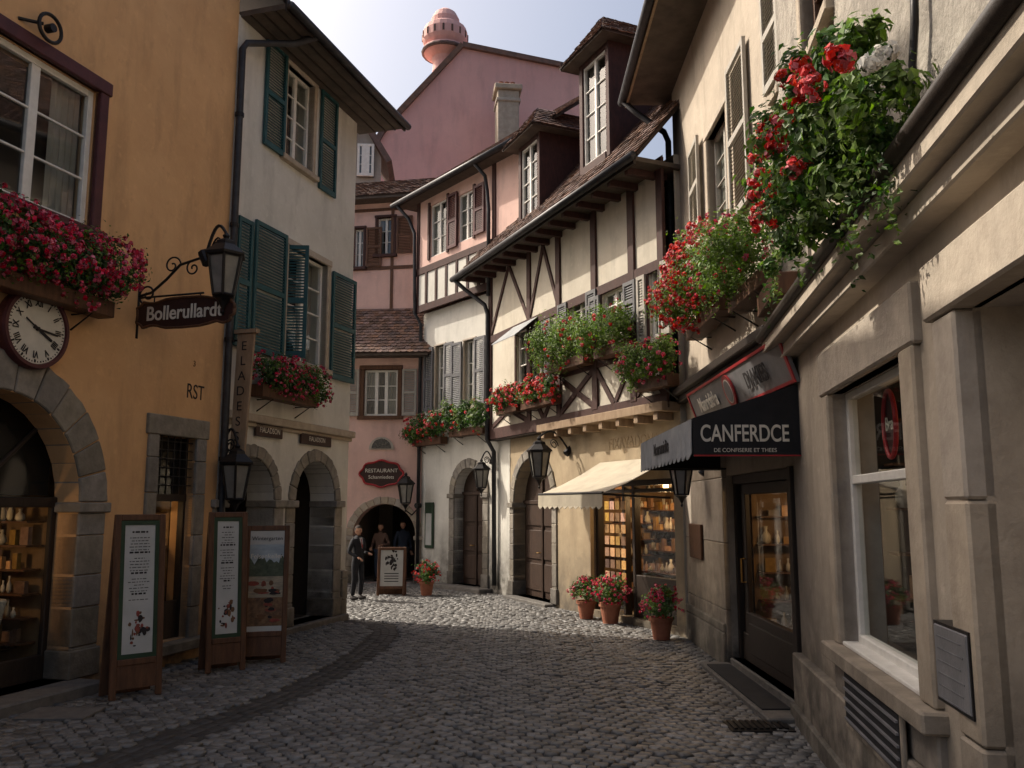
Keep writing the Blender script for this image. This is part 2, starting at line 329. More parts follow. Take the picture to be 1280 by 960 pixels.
def room(O,W,u0,u1,z0,z1,depth,lit=12,front=-.3,shelves=4,goods=True,seed=1,wm='room',far=None,lz=None):
    rn=random.Random(seed); p=O.part('shop_room',wm,recalc=False); a,b=front,front-depth
    p.quad(W.P(u0,z0,b),W.P(u1,z0,b),W.P(u1,z1,b),W.P(u0,z1,b))
    p.quad(W.P(u0,z0,a),W.P(u0,z0,b),W.P(u0,z1,b),W.P(u0,z1,a)); p.quad(W.P(u1,z0,a),W.P(u1,z0,b),W.P(u1,z1,b),W.P(u1,z1,a))
    p.quad(W.P(u0,z0,a),W.P(u1,z0,a),W.P(u1,z0,b),W.P(u0,z0,b)); p.quad(W.P(u0,z1,a),W.P(u1,z1,a),W.P(u1,z1,b),W.P(u0,z1,b))
    if goods:
        sh=O.part('shelves','brown'); g=O.part('goods','goods',recalc=False); gw=O.part('porcelain_goods','goodsw',smooth=True)
        def item(uu,z,dd,w,h,along):
            if rn.random()<.55:
                if along=='u': g.box(W,uu,uu+w,z+.001,z+h,dd,dd+.06)
                else: g.box(W,uu,uu+.06,z+.001,z+h,dd,dd+w)
            else:
                rr=w*.42; c=W.P(uu+w/2,z,dd+.03) if along=='u' else W.P(uu+.03,z,dd+w/2)
                gw.lathe(c,[(rr*.5,0),(rr,h*.2),(rr*.9,h*.5),(rr*.3,h*.75),(rr*.45,h)],10)
        for k in range(shelves):
            z=z0+.35+(z1-z0-.6)*k/max(1,shelves-1); dd=depth*(.75 if k==0 else .55 if k==1 else .38)
            sh.box(W,u0+.03,u1-.03,z-.02,z,b+.01,b+dd)
            for y in ((b+dd-.1,b+dd-.35) if dd>.5 else (b+dd-.1,)):
                x=u0+.08
                while x<u1-.12:
                    w=rn.uniform(.05,.16); h=rn.uniform(.08,.26); item(x,z,y-rn.uniform(0,.1),w,h,'u'); x+=w+rn.uniform(.02,.07)
        if far:
            U_=u1 if far=='u1' else u0; sg_=-1 if far=='u1' else 1; n2=shelves+1
            for k in range(n2):
                z=z0+.42+(z1-z0-.7)*k/max(1,n2-1); ua,ub=sorted((U_+sg_*.02,U_+sg_*.27)); sh.box(W,ua,ub,z-.02,z,b+.03,a-.04)
                y=b+.06
                while y<a-.2:
                    w=rn.uniform(.05,.16); h=rn.uniform(.08,.24); item(U_+sg_*rn.uniform(.12,.2)-.03,z,y,w,h,'d'); y+=w+rn.uniform(.02,.06)
    if lit:
        zl=lz or z1-.5
        l=bpy.data.lights.new('shop_lamp_light','POINT'); l.energy=lit; l.color=(1,.60,.28); l.shadow_soft_size=.08
        o=bpy.data.objects.new('shop_lamp_light',l); bpy.context.collection.objects.link(o); o.location=W.P((u0+u1)/2,zl,front-depth*.3); o.parent=O.e
        b_=O.part('pendant_lamp','lamp',smooth=True); b_.lathe(W.P((u0+u1)/2,zl+.2,front-depth*.3)+Vector((0,0,.1)),[(.01,-.07),(.05,-.03),(.05,.03),(.01,.07)],12)
        O.part('pendant_cord','iron').tube([W.P((u0+u1)/2,zl+.37,front-depth*.3),W.P((u0+u1)/2,max(z1-.01,zl+.4),front-depth*.3)],.006,5)
def roof(O,P00,P10,P11,P01,tw=.17,ex=.16,name='roof_tiles',m='tile',thick=.06):
    P00,P10,P11,P01=map(Vector,(P00,P10,P11,P01)); p=O.part(name,m,recalc=False); dk=O.part('roof_deck','deck')
    n=(P10-P00).cross(P01-P00).normalized()
    if n.z<0: n=-n
    dk.hexa([P00,P10,P11,P01]+[x-n*thick for x in (P00,P10,P11,P01)])
    rows=max(2,int((P01-P00).length/ex)); 
    for j in range(rows):
        v0=j/rows; v1=min(1,(j+1.25)/rows)
        A=P00.lerp(P01,v0); B=P10.lerp(P11,v0); C=P10.lerp(P11,v1); D=P00.lerp(P01,v1)
        nt=max(1,int((B-A).length/tw)); o=.5 if j%2 else 0
        for i in range(-1 if o else 0,nt):
            a=max(0,(i+o)/nt); b=min(1,(i+1+o)/nt-.04/nt)
            if b<=a: continue
            h=.035+R(-.006,.008); h2=.008; s_=R(-.004,.004)
            a0=A.lerp(B,a);b0=A.lerp(B,b);c0=D.lerp(C,b);d0=D.lerp(C,a); dn=(D-A).normalized()*(-.03+R(-.01,.01))
            mid=(a0+b0)/2+dn
            p.add([a0+n*(h+s_),mid+n*h,b0+n*(h-s_),c0+n*h2,d0+n*h2,a0+n*(h-.022),mid+n*(h-.022),b0+n*(h-.022)],[(0,1,2,3,4),(0,5,6,1),(1,6,7,2),(0,4,5),(2,7,3)])
def gutter(p,pts,r=.07): p.tube(pts,r,10)
# ---- foliage
def foliage(O,name,clumps,ls=.04,dens=900,m='leaf',flowers=('red',.3),fs=.02,vines=0,vl=.5,seed=1,mix='leafl'):
    g=np.random.default_rng(seed)
    def leaves(pos,nrm,size,part,asp=.65):
        n=len(pos); nrm=nrm/np.maximum(np.linalg.norm(nrm,axis=1,keepdims=True),1e-6)
        t=g.normal(size=(n,3)); t[:,2]-=.5; t-=nrm*np.sum(t*nrm,axis=1,keepdims=True); t/=np.linalg.norm(t,axis=1,keepdims=True)
        b=np.cross(nrm,t); s=(size*g.uniform(.6,1.35,n))[:,None]
        v=np.stack([pos-t*s*.5, pos-t*s*.1+b*s*asp*.5+nrm*s*.1, pos+t*s*.6-nrm*s*.08, pos-t*s*.1-b*s*asp*.5+nrm*s*.1],1).reshape(-1,3)
        k=len(part.v); part.v+= [tuple(x) for x in v.tolist()]; part.f+=[(k+4*i,k+4*i+1,k+4*i+2,k+4*i+3) for i in range(n)]
    L=O.part(name+'_leaves',m,recalc=False); L2=O.part(name+'_young_leaves',mix,recalc=False); Fl=O.part(name+'_blossoms',flowers[0],recalc=False)
    for c,rad in clumps:
        c=np.array(c); rad=np.array(rad if hasattr(rad,'__len__') else (rad,)*3)
        area=4*math.pi*(rad.prod()**(2/3)); n=int(dens*area*(.04/ls)**1.2)+30
        ns=max(5,int(n/55)); sd=g.normal(size=(ns,3)); sd/=np.linalg.norm(sd,axis=1,keepdims=True); sd*=g.uniform(.45,1.0,ns)[:,None]
        idx=g.integers(0,ns,n); off=g.normal(size=(n,3))*.2
        q=sd[idx]+off; pos=c+q*rad; nr=off*1.2+q*.6+g.normal(size=(n,3))*.35+np.array([0,0,.35])
        h=(idx%3==0)
        leaves(pos[~h],nr[~h],ls,L); leaves(pos[h],nr[h],ls*.9,L2)
        nf=int(n*flowers[1]*.06)
        if nf:
            fd=g.normal(size=(nf,3)); fd[:,2]=fd[:,2]*.8+.05; fd/=np.linalg.norm(fd,axis=1,keepdims=True)
            fp=c+fd*rad*g.uniform(.95,1.22,nf)[:,None]
            for cc,dd in zip(fp,fd):
                k=g.integers(7,13); o=g.normal(size=(k,3)); o/=np.linalg.norm(o,axis=1,keepdims=True)
                leaves(cc+o*fs*.9,o+dd*.8,fs*1.5,Fl,1.0)
    for i in range(vines):
        c,rad=clumps[g.integers(0,len(clumps))]; rad=np.array(rad if hasattr(rad,'__len__') else (rad,)*3); c=np.array(c)
        a=g.normal(size=3); a/=np.linalg.norm(a); st=c+a*rad*np.array([.8,.8,.5]); ln=vl*g.uniform(.4,1.1); k=int(ln/(ls*.35))
        tt=np.linspace(0,1,k)[:,None]; pos=st+np.array([0,0,-ln])*tt+g.normal(size=(k,3))*ls*.35+np.array([g.normal()*.05,g.normal()*.05,0])*tt
        leaves(pos,g.normal(size=(k,3))+np.array([0,0,.3]),ls*.7,L2 if i%2 else L)
def fbox(W,x0,x1,yt,yb,d=.25,name='flower_box',fl=('red',.5),seed=1,ls=.04,dens=900,box=True,bm='brown',vines=8,vl=.25,fs=.022,m='leaf',over=None):
    """window box: planter on brackets fixed to the wall with geranium mass on top"""
    O=Obj(name); u0,u1,z0,z1=W.rect(x0,x1,yt,yb,d); h=z1-z0; n=max(3,int((u1-u0)/(h*.45)))
    if box:
        p=O.part('planter',bm,bevel=.01); zb=z0+h*.04; p.box(W,u0+.1,u1-.1,zb,zb+min(.2,h*.35),.06,.06+.24)
        ir=O.part('bracket','iron')
        for t in (.2,.8):
            uu=u0+(u1-u0)*t; ir.tube([W.P(uu,zb-.2,.0),W.P(uu,zb-.015,.3),W.P(uu,zb-.015,.0)],.012,6)
    cl=[]; rs=random.Random(seed)
    for i in range(n):
        t=(i+.5)/n; uu=u0+(u1-u0)*t; rr=h*.46*rs.uniform(.75,1.12)
        cl.append((tuple(W.P(uu,z0+h*rs.uniform(.5,.66),d+rs.uniform(-.04,.08))),(max((u1-u0)/n*.7,.14),min(rr,.36),rr*.95)))
    foliage(O,'geranium',cl,ls=ls,dens=dens,m=m,flowers=fl,vines=vines,vl=vl,seed=seed,fs=fs)
    return O
# ================= WALLS (ground lines, metres) =================
L=Wall(G(0,885),G(430,773))
C1=Wall(G(858,791),G(1005,898))
vp=ray(797,633); dC=Vector((vp.x,vp.y,0)).normalized()
pJ=G(1005,898)
C2=Wall(pJ,pJ-dC*5)
H=Wall(G(858,797),G(622,742))
D=Wall(G(622,742),G(525,729))
eA=D.B.copy(); E=Wall(eA,eA+Vector((-9,.5,0)))
uC=L.U(277,480); uB=L.L
# ================= ORANGE BUILDING =================
O=Obj('orange_building'); W=L
rw=(W.U(-45,190),W.U(118,190),W.Z(118,290),W.Z(118,112))
ru1=W.U(100,600); zs=W.Z(120,628); r=1.2; ucA=ru1-r
rs_=W.rect(190,238,545,800)
AH=11.4; UA=-6.3
holes=[rh(rw),archpts(ucA,r,0.12,zs),rh(rs_)]
rw2=(rw[0]-3.6,rw[0]-2.1,rw[2],rw[3]); a2=ucA-3.6; holes+=[rh(rw2),archpts(a2,r,.12,zs)]
facade(O,W,[(UA,-.2),(UA,AH),(uC,AH),(uC,-.2)],holes,'orange',.35)
body(O,W,UA,uC,-.2,AH,7,'orange')
for q in (rw,rw2):
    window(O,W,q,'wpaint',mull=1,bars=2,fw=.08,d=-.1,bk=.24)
    s=O.part('window_casing','maroon',bevel=.01); u0,u1,z0,z1=q; w_=.14
    s.box(W,u0-w_,u0,z0,z1,-.05,.05); s.box(W,u1,u1+w_,z0,z1,-.05,.052); s.box(W,u0-w_-.03,u1+w_+.03,z1,z1+.17,-.05,.07); s.box(W,u0-w_-.05,u1+w_+.05,z0-.1,z0,-.05,.12)
for uc_ in (ucA,a2):
    archway(O,W,uc_,r,.12,zs,ring=.42,door=None,n=13,rdepth=.36)
    f=O.part('shopfront_frame','dkwood',bevel=.01); dd=-.38
    for x in (uc_-r,uc_-.45,uc_+.35,uc_+r-.07): f.box(W,x,x+.08,.12,zs+.0,dd,dd+.07)
    f.box(W,uc_-r,uc_+r,.12,.4,dd,dd+.075); f.box(W,uc_-r,uc_+r,zs-.06,zs+.06,dd,dd+.08)
    for aa in (.25,.5,.75):
        ca_,sa_=math.cos(math.pi*aa),math.sin(math.pi*aa); f.beam(W,(uc_,zs+.05),(uc_-ca_*r,zs+sa_*r),.05,dd+.01,dd+.05)
    g=O.part('shop_glass','clear',recalc=False); g.add([W.P(a,b,dd+.02) for a,b in archpts(uc_,r,.12,zs)],[tuple(range(19))])
    room(O,W,uc_-r-.1,uc_+r-.02,.12,zs+.06,1.2,lit=13,front=-.40,shelves=5,seed=3,far='u1')
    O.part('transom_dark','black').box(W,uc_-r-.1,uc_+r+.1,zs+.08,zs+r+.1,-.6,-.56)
st=O.part('door_step','darkstone',bevel=.02); st.box(W,ucA-r-.1,ucA+r+.15,-.05,.12,-.45,.42)
vs=O.part('vase','goodsw',smooth=True); vs.lathe(W.P(ucA+.62,.42,-.58),[(.1,0),(.03,.1),(.03,.25),(.12,.36),(.17,.62),(.16,.64),(.1,.6)],16)
u0,u1,z0,z1=rs_; s=O.part('stone_surround','stone',bevel=.012)
pier(s,W,u0-.2,u0,z0-.02,z1,-.1,.04,.5); pier(s,W,u1,u1+.22,z0-.02,z1,-.1,.045,.5); s.box(W,u0-.24,u1+.26,z1,z1+.27,-.1,.05); s.box(W,u0-.2,u1+.3,z0-.14,z0-.01,-.1,.22); 
zt=W.Z(214,622)
f=O.part('window_frame','dkwood'); f.box(W,u0,u1,zt-.05,zt+.05,-.2,-.1); f.box(W,u0,u0+.05,z0,z1,-.2,-.11); f.box(W,u1-.05,u1,z0,z1,-.2,-.11); f.box(W,u0,u1,z0,z0+.5,-.19,-.12)
g=O.part('shop_glass','clear',recalc=False); g.quad(W.P(u0,z0,-.15),W.P(u1,z0,-.15),W.P(u1,z1,-.15),W.P(u0,z1,-.15))
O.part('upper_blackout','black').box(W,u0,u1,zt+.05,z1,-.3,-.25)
ir=O.part('iron_grille','iron')
for i in range(1,6):
    x=u0+(u1-u0)*i/6; ir.tube([W.P(x,zt+.05,-.04),W.P(x,z1,-.04)],.009,6)
for i in range(1,7):
    z=zt+.05+(z1-zt)*i/7; ir.tube([W.P(u0,z,-.04),W.P(u1,z,-.04)],.008,6)
room(O,W,u0-.2,u1-.01,z0,z1+.1,.9,lit=5,front=-.36,shelves=5,seed=8,far='u1',lz=1.9)
text(O.e,'painted_letters','RST',W.P(W.U(244,491),W.Z(244,491),.004),W.r,UP,.3,'ink',.002,sx=.8)
text(O.e,'painted_numeral','3',W.P(W.U(243,455),W.Z(243,455),.004),W.r,UP,.12,'inkb',.002)
roof(O,W.P(UA-.3,AH-.1,.25),W.P(uC+.1,AH-.1,.25),W.P(uC+.1,AH+2.6,-4),W.P(UA-.3,AH+2.6,-4))
for cu_ in (-4.2,-1.0,2.2):  # unseen chimneys added so their shadows break up sun on the right wall
    ch=O.part('added_shade_chimney','stonel',bevel=.02); ch.box(W,cu_,cu_+.9,AH+.2,AH+2.6,-1.6,-.9); ch.box(W,cu_-.08,cu_+.98,AH+2.6,AH+2.75,-1.68,-.82)
ir=O.part('iron_ring','iron'); cx=W.P(W.U(50,38),W.Z(50,38),.15)
ir.tube([cx+W.u*.16*math.cos(a)+UP*.16*math.sin(a) for a in [2*math.pi*i/24 for i in range(25)]],.022,8)
ir.tube([W.P(W.U(50,38)-.1,W.Z(50,38),.15),W.P(W.U(50,38)-.3,W.Z(50,38)-.02,0)],.02,8); ir.lathe(cx,[(.05,-.05),(.05,.05)],12,W.n)
fbox(L,-60,156,262,375,d=.3,name='flower_box',fl=('pinkf',1.7),seed=11,ls=.05,dens=1300,vines=30,vl=.35,fs=.026)
dp=Obj('drainpipe'); p=dp.part('pipe','pipe',smooth=True); pu=uC+.02
ztop=L.Z(292,50,.1)
p.tube([L.P(pu,.3,.08),L.P(pu,1.5,.08),L.P(pu,3,.08),L.P(pu,ztop,.08),L.P(pu+.05,ztop+.12,.12),L.P(pu+.75,ztop+.42,.55),L.P(pu+.95,ztop+.6,.85)],.055,10)
c_=dp.part('pipe_clamps','iron')
for z in (1.2,2.8,4.6,6.4,8.2): c_.lathe(L.P(pu,z,.08),[(.07,-.03),(.07,.03)],12)
# ================= CLOCK =================
K=Obj('wall_clock'); cu,cz=L.uv(46,411,.1); rc=.5*(L.Z(46,360,.1)-L.Z(46,462,.1)); cc=L.P(cu,cz,0)
K.part('case','maroon',smooth=False).lathe(cc,[(rc,0),(rc,.1),(rc*.97,.13),(rc*.88,.13),(rc*.86,.1)],48,L.n)
K.part('dial','clockf').lathe(cc,[(rc*.87,.09),(rc*.87,.105)],48,L.n)
tk=K.part('ticks','ink')
for i in range(60):
    a=2*math.pi*i/60; r0=rc*(.76 if i%5==0 else .795); w_=.008 if i%5==0 else .003
    tk.beam(L,(cu+math.sin(a)*r0,cz+math.cos(a)*r0),(cu+math.sin(a)*rc*.83,cz+math.cos(a)*rc*.83),w_*2,.105,.107)
for i,s_ in enumerate(['XII','I','II','III','IIII','V','VI','VII','VIII','IX','X','XI']):
    a=2*math.pi*i/12; rd=L.r*math.cos(-a)+UP*math.sin(-a); u_=-L.r*math.sin(-a)+UP*math.cos(-a)
    text(K.e,'numeral',s_,cc+L.n*.112+(L.r*math.sin(a)+UP*math.cos(a))*rc*.63,rd,u_,rc*.24,'ink',.001,sx=.8,bold=.003)
sg=1 if L.r.dot(L.u)>0 else -1
for a,ln,w_ in ((math.radians(96),rc*.62,.02),(math.radians(118),rc*.5,.028),(math.radians(300),rc*.42,.012)):
    tk.beam(L,(cu-sg*math.sin(a)*.06,cz-math.cos(a)*.06),(cu+sg*math.sin(a)*ln,cz+math.cos(a)*ln),w_,.114,.118)
tk.lathe(cc,[(.025,.1),(.02,.135)],12,L.n)
# ================= LANTERN builder =================
def lantern(c,s=1.0,W=None,wallpt=None,style='scroll',name='wall_lantern'):
    O=Obj(name); c=Vector(c); fr=O.part('frame','iron'); gl=O.part('glass','milk'); n=6
    r0,r1,h=.09*s,.15*s,.17*s
    gl.lathe(c,[(r0*.95,-h),(r1*.95,h)],n)
    x=UP.orthogonal().normalized(); y=UP.cross(x)
    def ring(r,z): return [c+(x*math.cos(2*math.pi*k/n)+y*math.sin(2*math.pi*k/n))*r+UP*z for k in range(n)]
    A,B=ring(r0,-h),ring(r1,h)
    for k in range(n):
        fr.tube([A[k],B[k]],.013*s,5); fr.tube([A[k],A[(k+1)%n]],.014*s,5); fr.tube([B[k],B[(k+1)%n]],.016*s,5)
    fr.lathe(c,[(r1*1.2,h),(r1*1.22,h+.02*s),(r1*.6,h+.10*s),(r1*.55,h+.13*s),(r1*.15,h+.16*s),(r1*.22,h+.18*s),(.004,h+.22*s)],n)
    fr.lathe(c,[(r0*.95,-h-.02*s),(r0*.5,-h-.05*s),(.01,-h-.12*s),(.02*s,-h-.14*s),(.005,-h-.17*s)],8)
    if wallpt is not None:
        wp=Vector(wallpt); b=c-UP*(h+.05*s); mid=(wp+b)/2-UP*.12*s
        if style=='under': fr.tube([b,b-UP*.08*s,mid-UP*.05*s,wp-UP*.05*s],.014*s,6)
        else:
            t=c+UP*(h+.2*s); pts=[t+(wp+UP*.02-t)*(i/10)+UP*.16*s*math.sin(math.pi*i/10) for i in range(11)]; fr.tube(pts,.014*s,6)
            m_=(t+wp)/2; dr_=(wp-t).normalized(); fr.tube([m_+(dr_*math.cos(q)+UP*math.sin(q))*.07*s*(1-q/14) for q in [i*.5 for i in range(20)]],.008*s,5)
        fr.lathe(wp,[(.05*s,-.06*s),(.05*s,.06*s)],8,(wp-b).normalized())
    return O
# ================= HANGING SIGN =================
S=Obj('hanging_shop_sign'); us=L.U(172,395); z=L.Z(172,395); n=L.n
Wp=Wall(L.P(us,0,0),L.P(us,0,1.6)); 
if Wp.n.dot(-L.u)<0: Wp.n=-Wp.n
x0=.0; x1=1.46; hb=.175; bd=[]
for i in range(64):
    t=i/64*2*math.pi; ex=math.copysign(abs(math.cos(t))**.45,math.cos(t)); ez=math.copysign(abs(math.sin(t))**.45,math.sin(t))
    bd.append((x0+(x1-x0)/2*(1+ex*1.0)+.02*math.cos(10*t),z+hb*ez*(1+.13*math.cos(8*t))))
S.part('board','signdark').prism([Wp.P(a,b,-.03) for a,b in bd],Wp.n*.05)
rim=S.part('rim','brown',smooth=True); rim.tube([Wp.P(a,b,.022) for a,b in bd+[bd[0]]],.018,6)
text(S.e,'lettering','Bollerullardt',Wp.P((x0+x1)/2,z,.026),Wp.u,UP,.26,'letter',.003,sx=.88,bold=.004)
ir=S.part('scroll_bracket','iron',smooth=True)
za=z+.28
ir.tube([Wp.P(.0,za-.02,0),Wp.P(.2,za+.02,0),Wp.P(.42,za+.18,0),Wp.P(.62,za+.36,0),Wp.P(.9,za+.42,0),Wp.P(1.2,za+.44,0)],.018,8)
def spiral(cx,cz,r0,a0,turns,dirn=1):
    return [Wp.P(cx+r0*(1-t*.85)*math.cos(a0+dirn*2*math.pi*turns*t),cz+r0*(1-t*.85)*math.sin(a0+dirn*2*math.pi*turns*t),0) for t in [i/26 for i in range(27)]]
ir.tube(spiral(.14,za-.0,.15,math.pi*1.5,1.4,-1),.014,6); ir.tube(spiral(.5,za+.36,.13,0,1.3,1),.012,6); ir.tube(spiral(.82,za+.3,.11,math.pi/2,1.3,1),.012,6)
ir.tube([Wp.P(0,z+.24,0),Wp.P(1.0,z+.24,0)],.014,8)
for x in (.25,.95): ir.tube([Wp.P(x,z+.24,0),Wp.P(x,z+.15,0)],.01,6)
ir.tube([Wp.P(0,z-.3,0),Wp.P(0,za+.25,0)],.02,8)
lantern(Wp.P(1.33,z+.42,.05),1.5,wallpt=Wp.P(1.0,za+.42,0),name='wall_lantern')
V=Obj('vertical_plank_sign'); up_=L.U(284,500); Wq=Wall(L.P(up_,0,0),L.P(up_,0,1)); 
if Wq.n.dot(-L.u)<0: Wq.n=-Wq.n
z0=L.Z(287,600); z1=L.Z(287,418)
V.part('plank','ltwood',bevel=.01).hexa([Wq.P(.08,z0,-.03),Wq.P(.33,z0,-.03),Wq.P(.44,z1,-.03),Wq.P(.14,z1,-.03),Wq.P(.08,z0,.02),Wq.P(.33,z0,.02),Wq.P(.44,z1,.02),Wq.P(.14,z1,.02)])
V.part('cap','ltwood').box(Wq,.1,.48,z1,z1+.06,-.06,.05)
for i,ch in enumerate('ELADESS'): text(V.e,'letter',ch,Wq.P(.27-.01*i,z1-.2-.23*i,.025),Wq.u,UP,.2,'ink',.002)
V.part('stay','iron').tube([Wq.P(0,z1-.1,0),Wq.P(.2,z1-.1,0)],.015,6); V.part('stay','iron').tube([Wq.P(0,z0+.15,0),Wq.P(.2,z0+.15,0)],.015,6)
lantern(Wq.P(.3,L.Z(287,603),.12),1.5,wallpt=Wq.P(.0,L.Z(287,560),.05),name='wall_lantern')
# ================= WHITE BUILDING =================
O=Obj('white_shuttered_building'); W=L; BH=W.Z(443,150)
w1=W.rect(357,391,92,208); w2=W.rect(357,407,318,455)
za=.1
uA2l,uA2r=W.U(366,680),W.U(416,680); rA=(uA2r-uA2l)/2; ucB=(uA2r+uA2l)/2; zsB=W.Z(390,576)-rA
ucB1=ucB-(rA*2+.62)
holes=[rh(w1),rh(w2),archpts(ucB,rA,za,zsB),archpts(ucB1,rA*.95,za,zsB)]
facade(O,W,[(uC,-.2),(uC,BH),(uB,BH),(uB,-.2)],holes,'white',.5)
body(O,W,uC+.01,uB,-.2,BH,9,'white')
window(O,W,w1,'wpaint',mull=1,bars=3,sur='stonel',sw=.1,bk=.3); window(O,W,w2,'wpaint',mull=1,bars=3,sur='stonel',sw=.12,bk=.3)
shutter(O,W,W.rect(329,354,55,190),'teal'); shutter(O,W,W.rect(398,418,118,243),'teal')
shutter(O,W,W.rect(313,352,283,445),'teal',.03); shutter(O,W,W.rect(291,309,272,435),'teal',.035); shutter(O,W,W.rect(412,439,345,477),'teal')
q=w2; shutter(O,W,(q[0]+.02,q[0]+.42,q[2],q[3]),'teal',-.05,ang=1.2)
archway(O,W,ucB,rA,za,zsB,ring=.2,door=None,pw=.28,rdepth=.5,n=11); archway(O,W,ucB1,rA*.95,za,zsB,ring=.2,door=None,pw=.28,rdepth=.5,n=11)
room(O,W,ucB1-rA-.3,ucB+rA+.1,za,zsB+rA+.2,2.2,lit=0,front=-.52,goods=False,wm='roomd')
dd=O.part('inner_door','dkwood',bevel=.01); dd.box(W,ucB-rA+.05,ucB+rA-.05,za,2.6,-2.5,-2.4); dd.box(W,ucB1-rA+.05,ucB1+rA-.05,za,2.6,-2.1,-2.0)
cr=O.part('string_course','stonel',bevel=.015); zc=W.Z(350,528); cr.box(W,uC+.08,uB+.06,zc-.08,zc+.05,-.05,.12); cr.box(W,uC+.08,uB+.04,zc-.15,zc-.08,-.05,.06)
st=O.part('step','darkstone',bevel=.02); st.box(W,uC+.2,uB-.02,-.05,.1,-.4,.12)
pl=O.part('plinth','stone',bevel=.015); pier(pl,W,uB-.18,uB+.03,-.02,.9,-.3,.04)
pl2=O.part('pier_plates','darkstone',bevel=.008); pl2.box(W,ucB+rA+.3,uB-.2,1.6,1.85,.0,.03) if uB-.2>ucB+rA+.35 else None
sb=O.part('small_name_boards','signdark',bevel=.01)
for (a,b,c,d_) in ((316,350,531,547),(373,411,543,557)):
    rr=W.rect(a,b,c,d_); sb.box(W,*rr,.02,.06); text(O.e,'lettering','FIALADSON',W.P((rr[0]+rr[1])/2,(rr[2]+rr[3])/2,.066),W.r,UP,(rr[3]-rr[2])*.6,'letter',.001,sx=.9)
ev=.8; p=O.part('soffit','soffit'); p.box(W,uC+.05,uB+.5,BH-.02,BH+.07,-.2,ev)
fs=O.part('fascia','dkwood'); fs.box(W,uC+.05,uB+.55,BH-.06,BH+.16,ev,ev+.04)
rf=O.part('soffit_boards','dkwood')
for i in range(3): rf.box(W,uC+.05,uB+.5,BH-.035,BH-.021,ev*(.2+.28*i),ev*(.2+.28*i)+.03)
gutter(O.part('gutter','pipe',smooth=True),[W.P(uC+.05,BH+.02,ev+.1),W.P(uB+.55,BH+.02,ev+.1)])
roof(O,W.P(uC,BH+.15,ev),W.P(uB+.55,BH+.15,ev),W.P(uB+.55,BH+3.3,-4.5),W.P(uC,BH+3.3,-4.5))
fbox(L,322,400,447,505,d=.25,fl=('pinkf',1.0),seed=21,ls=.05,dens=1300,vl=.3)
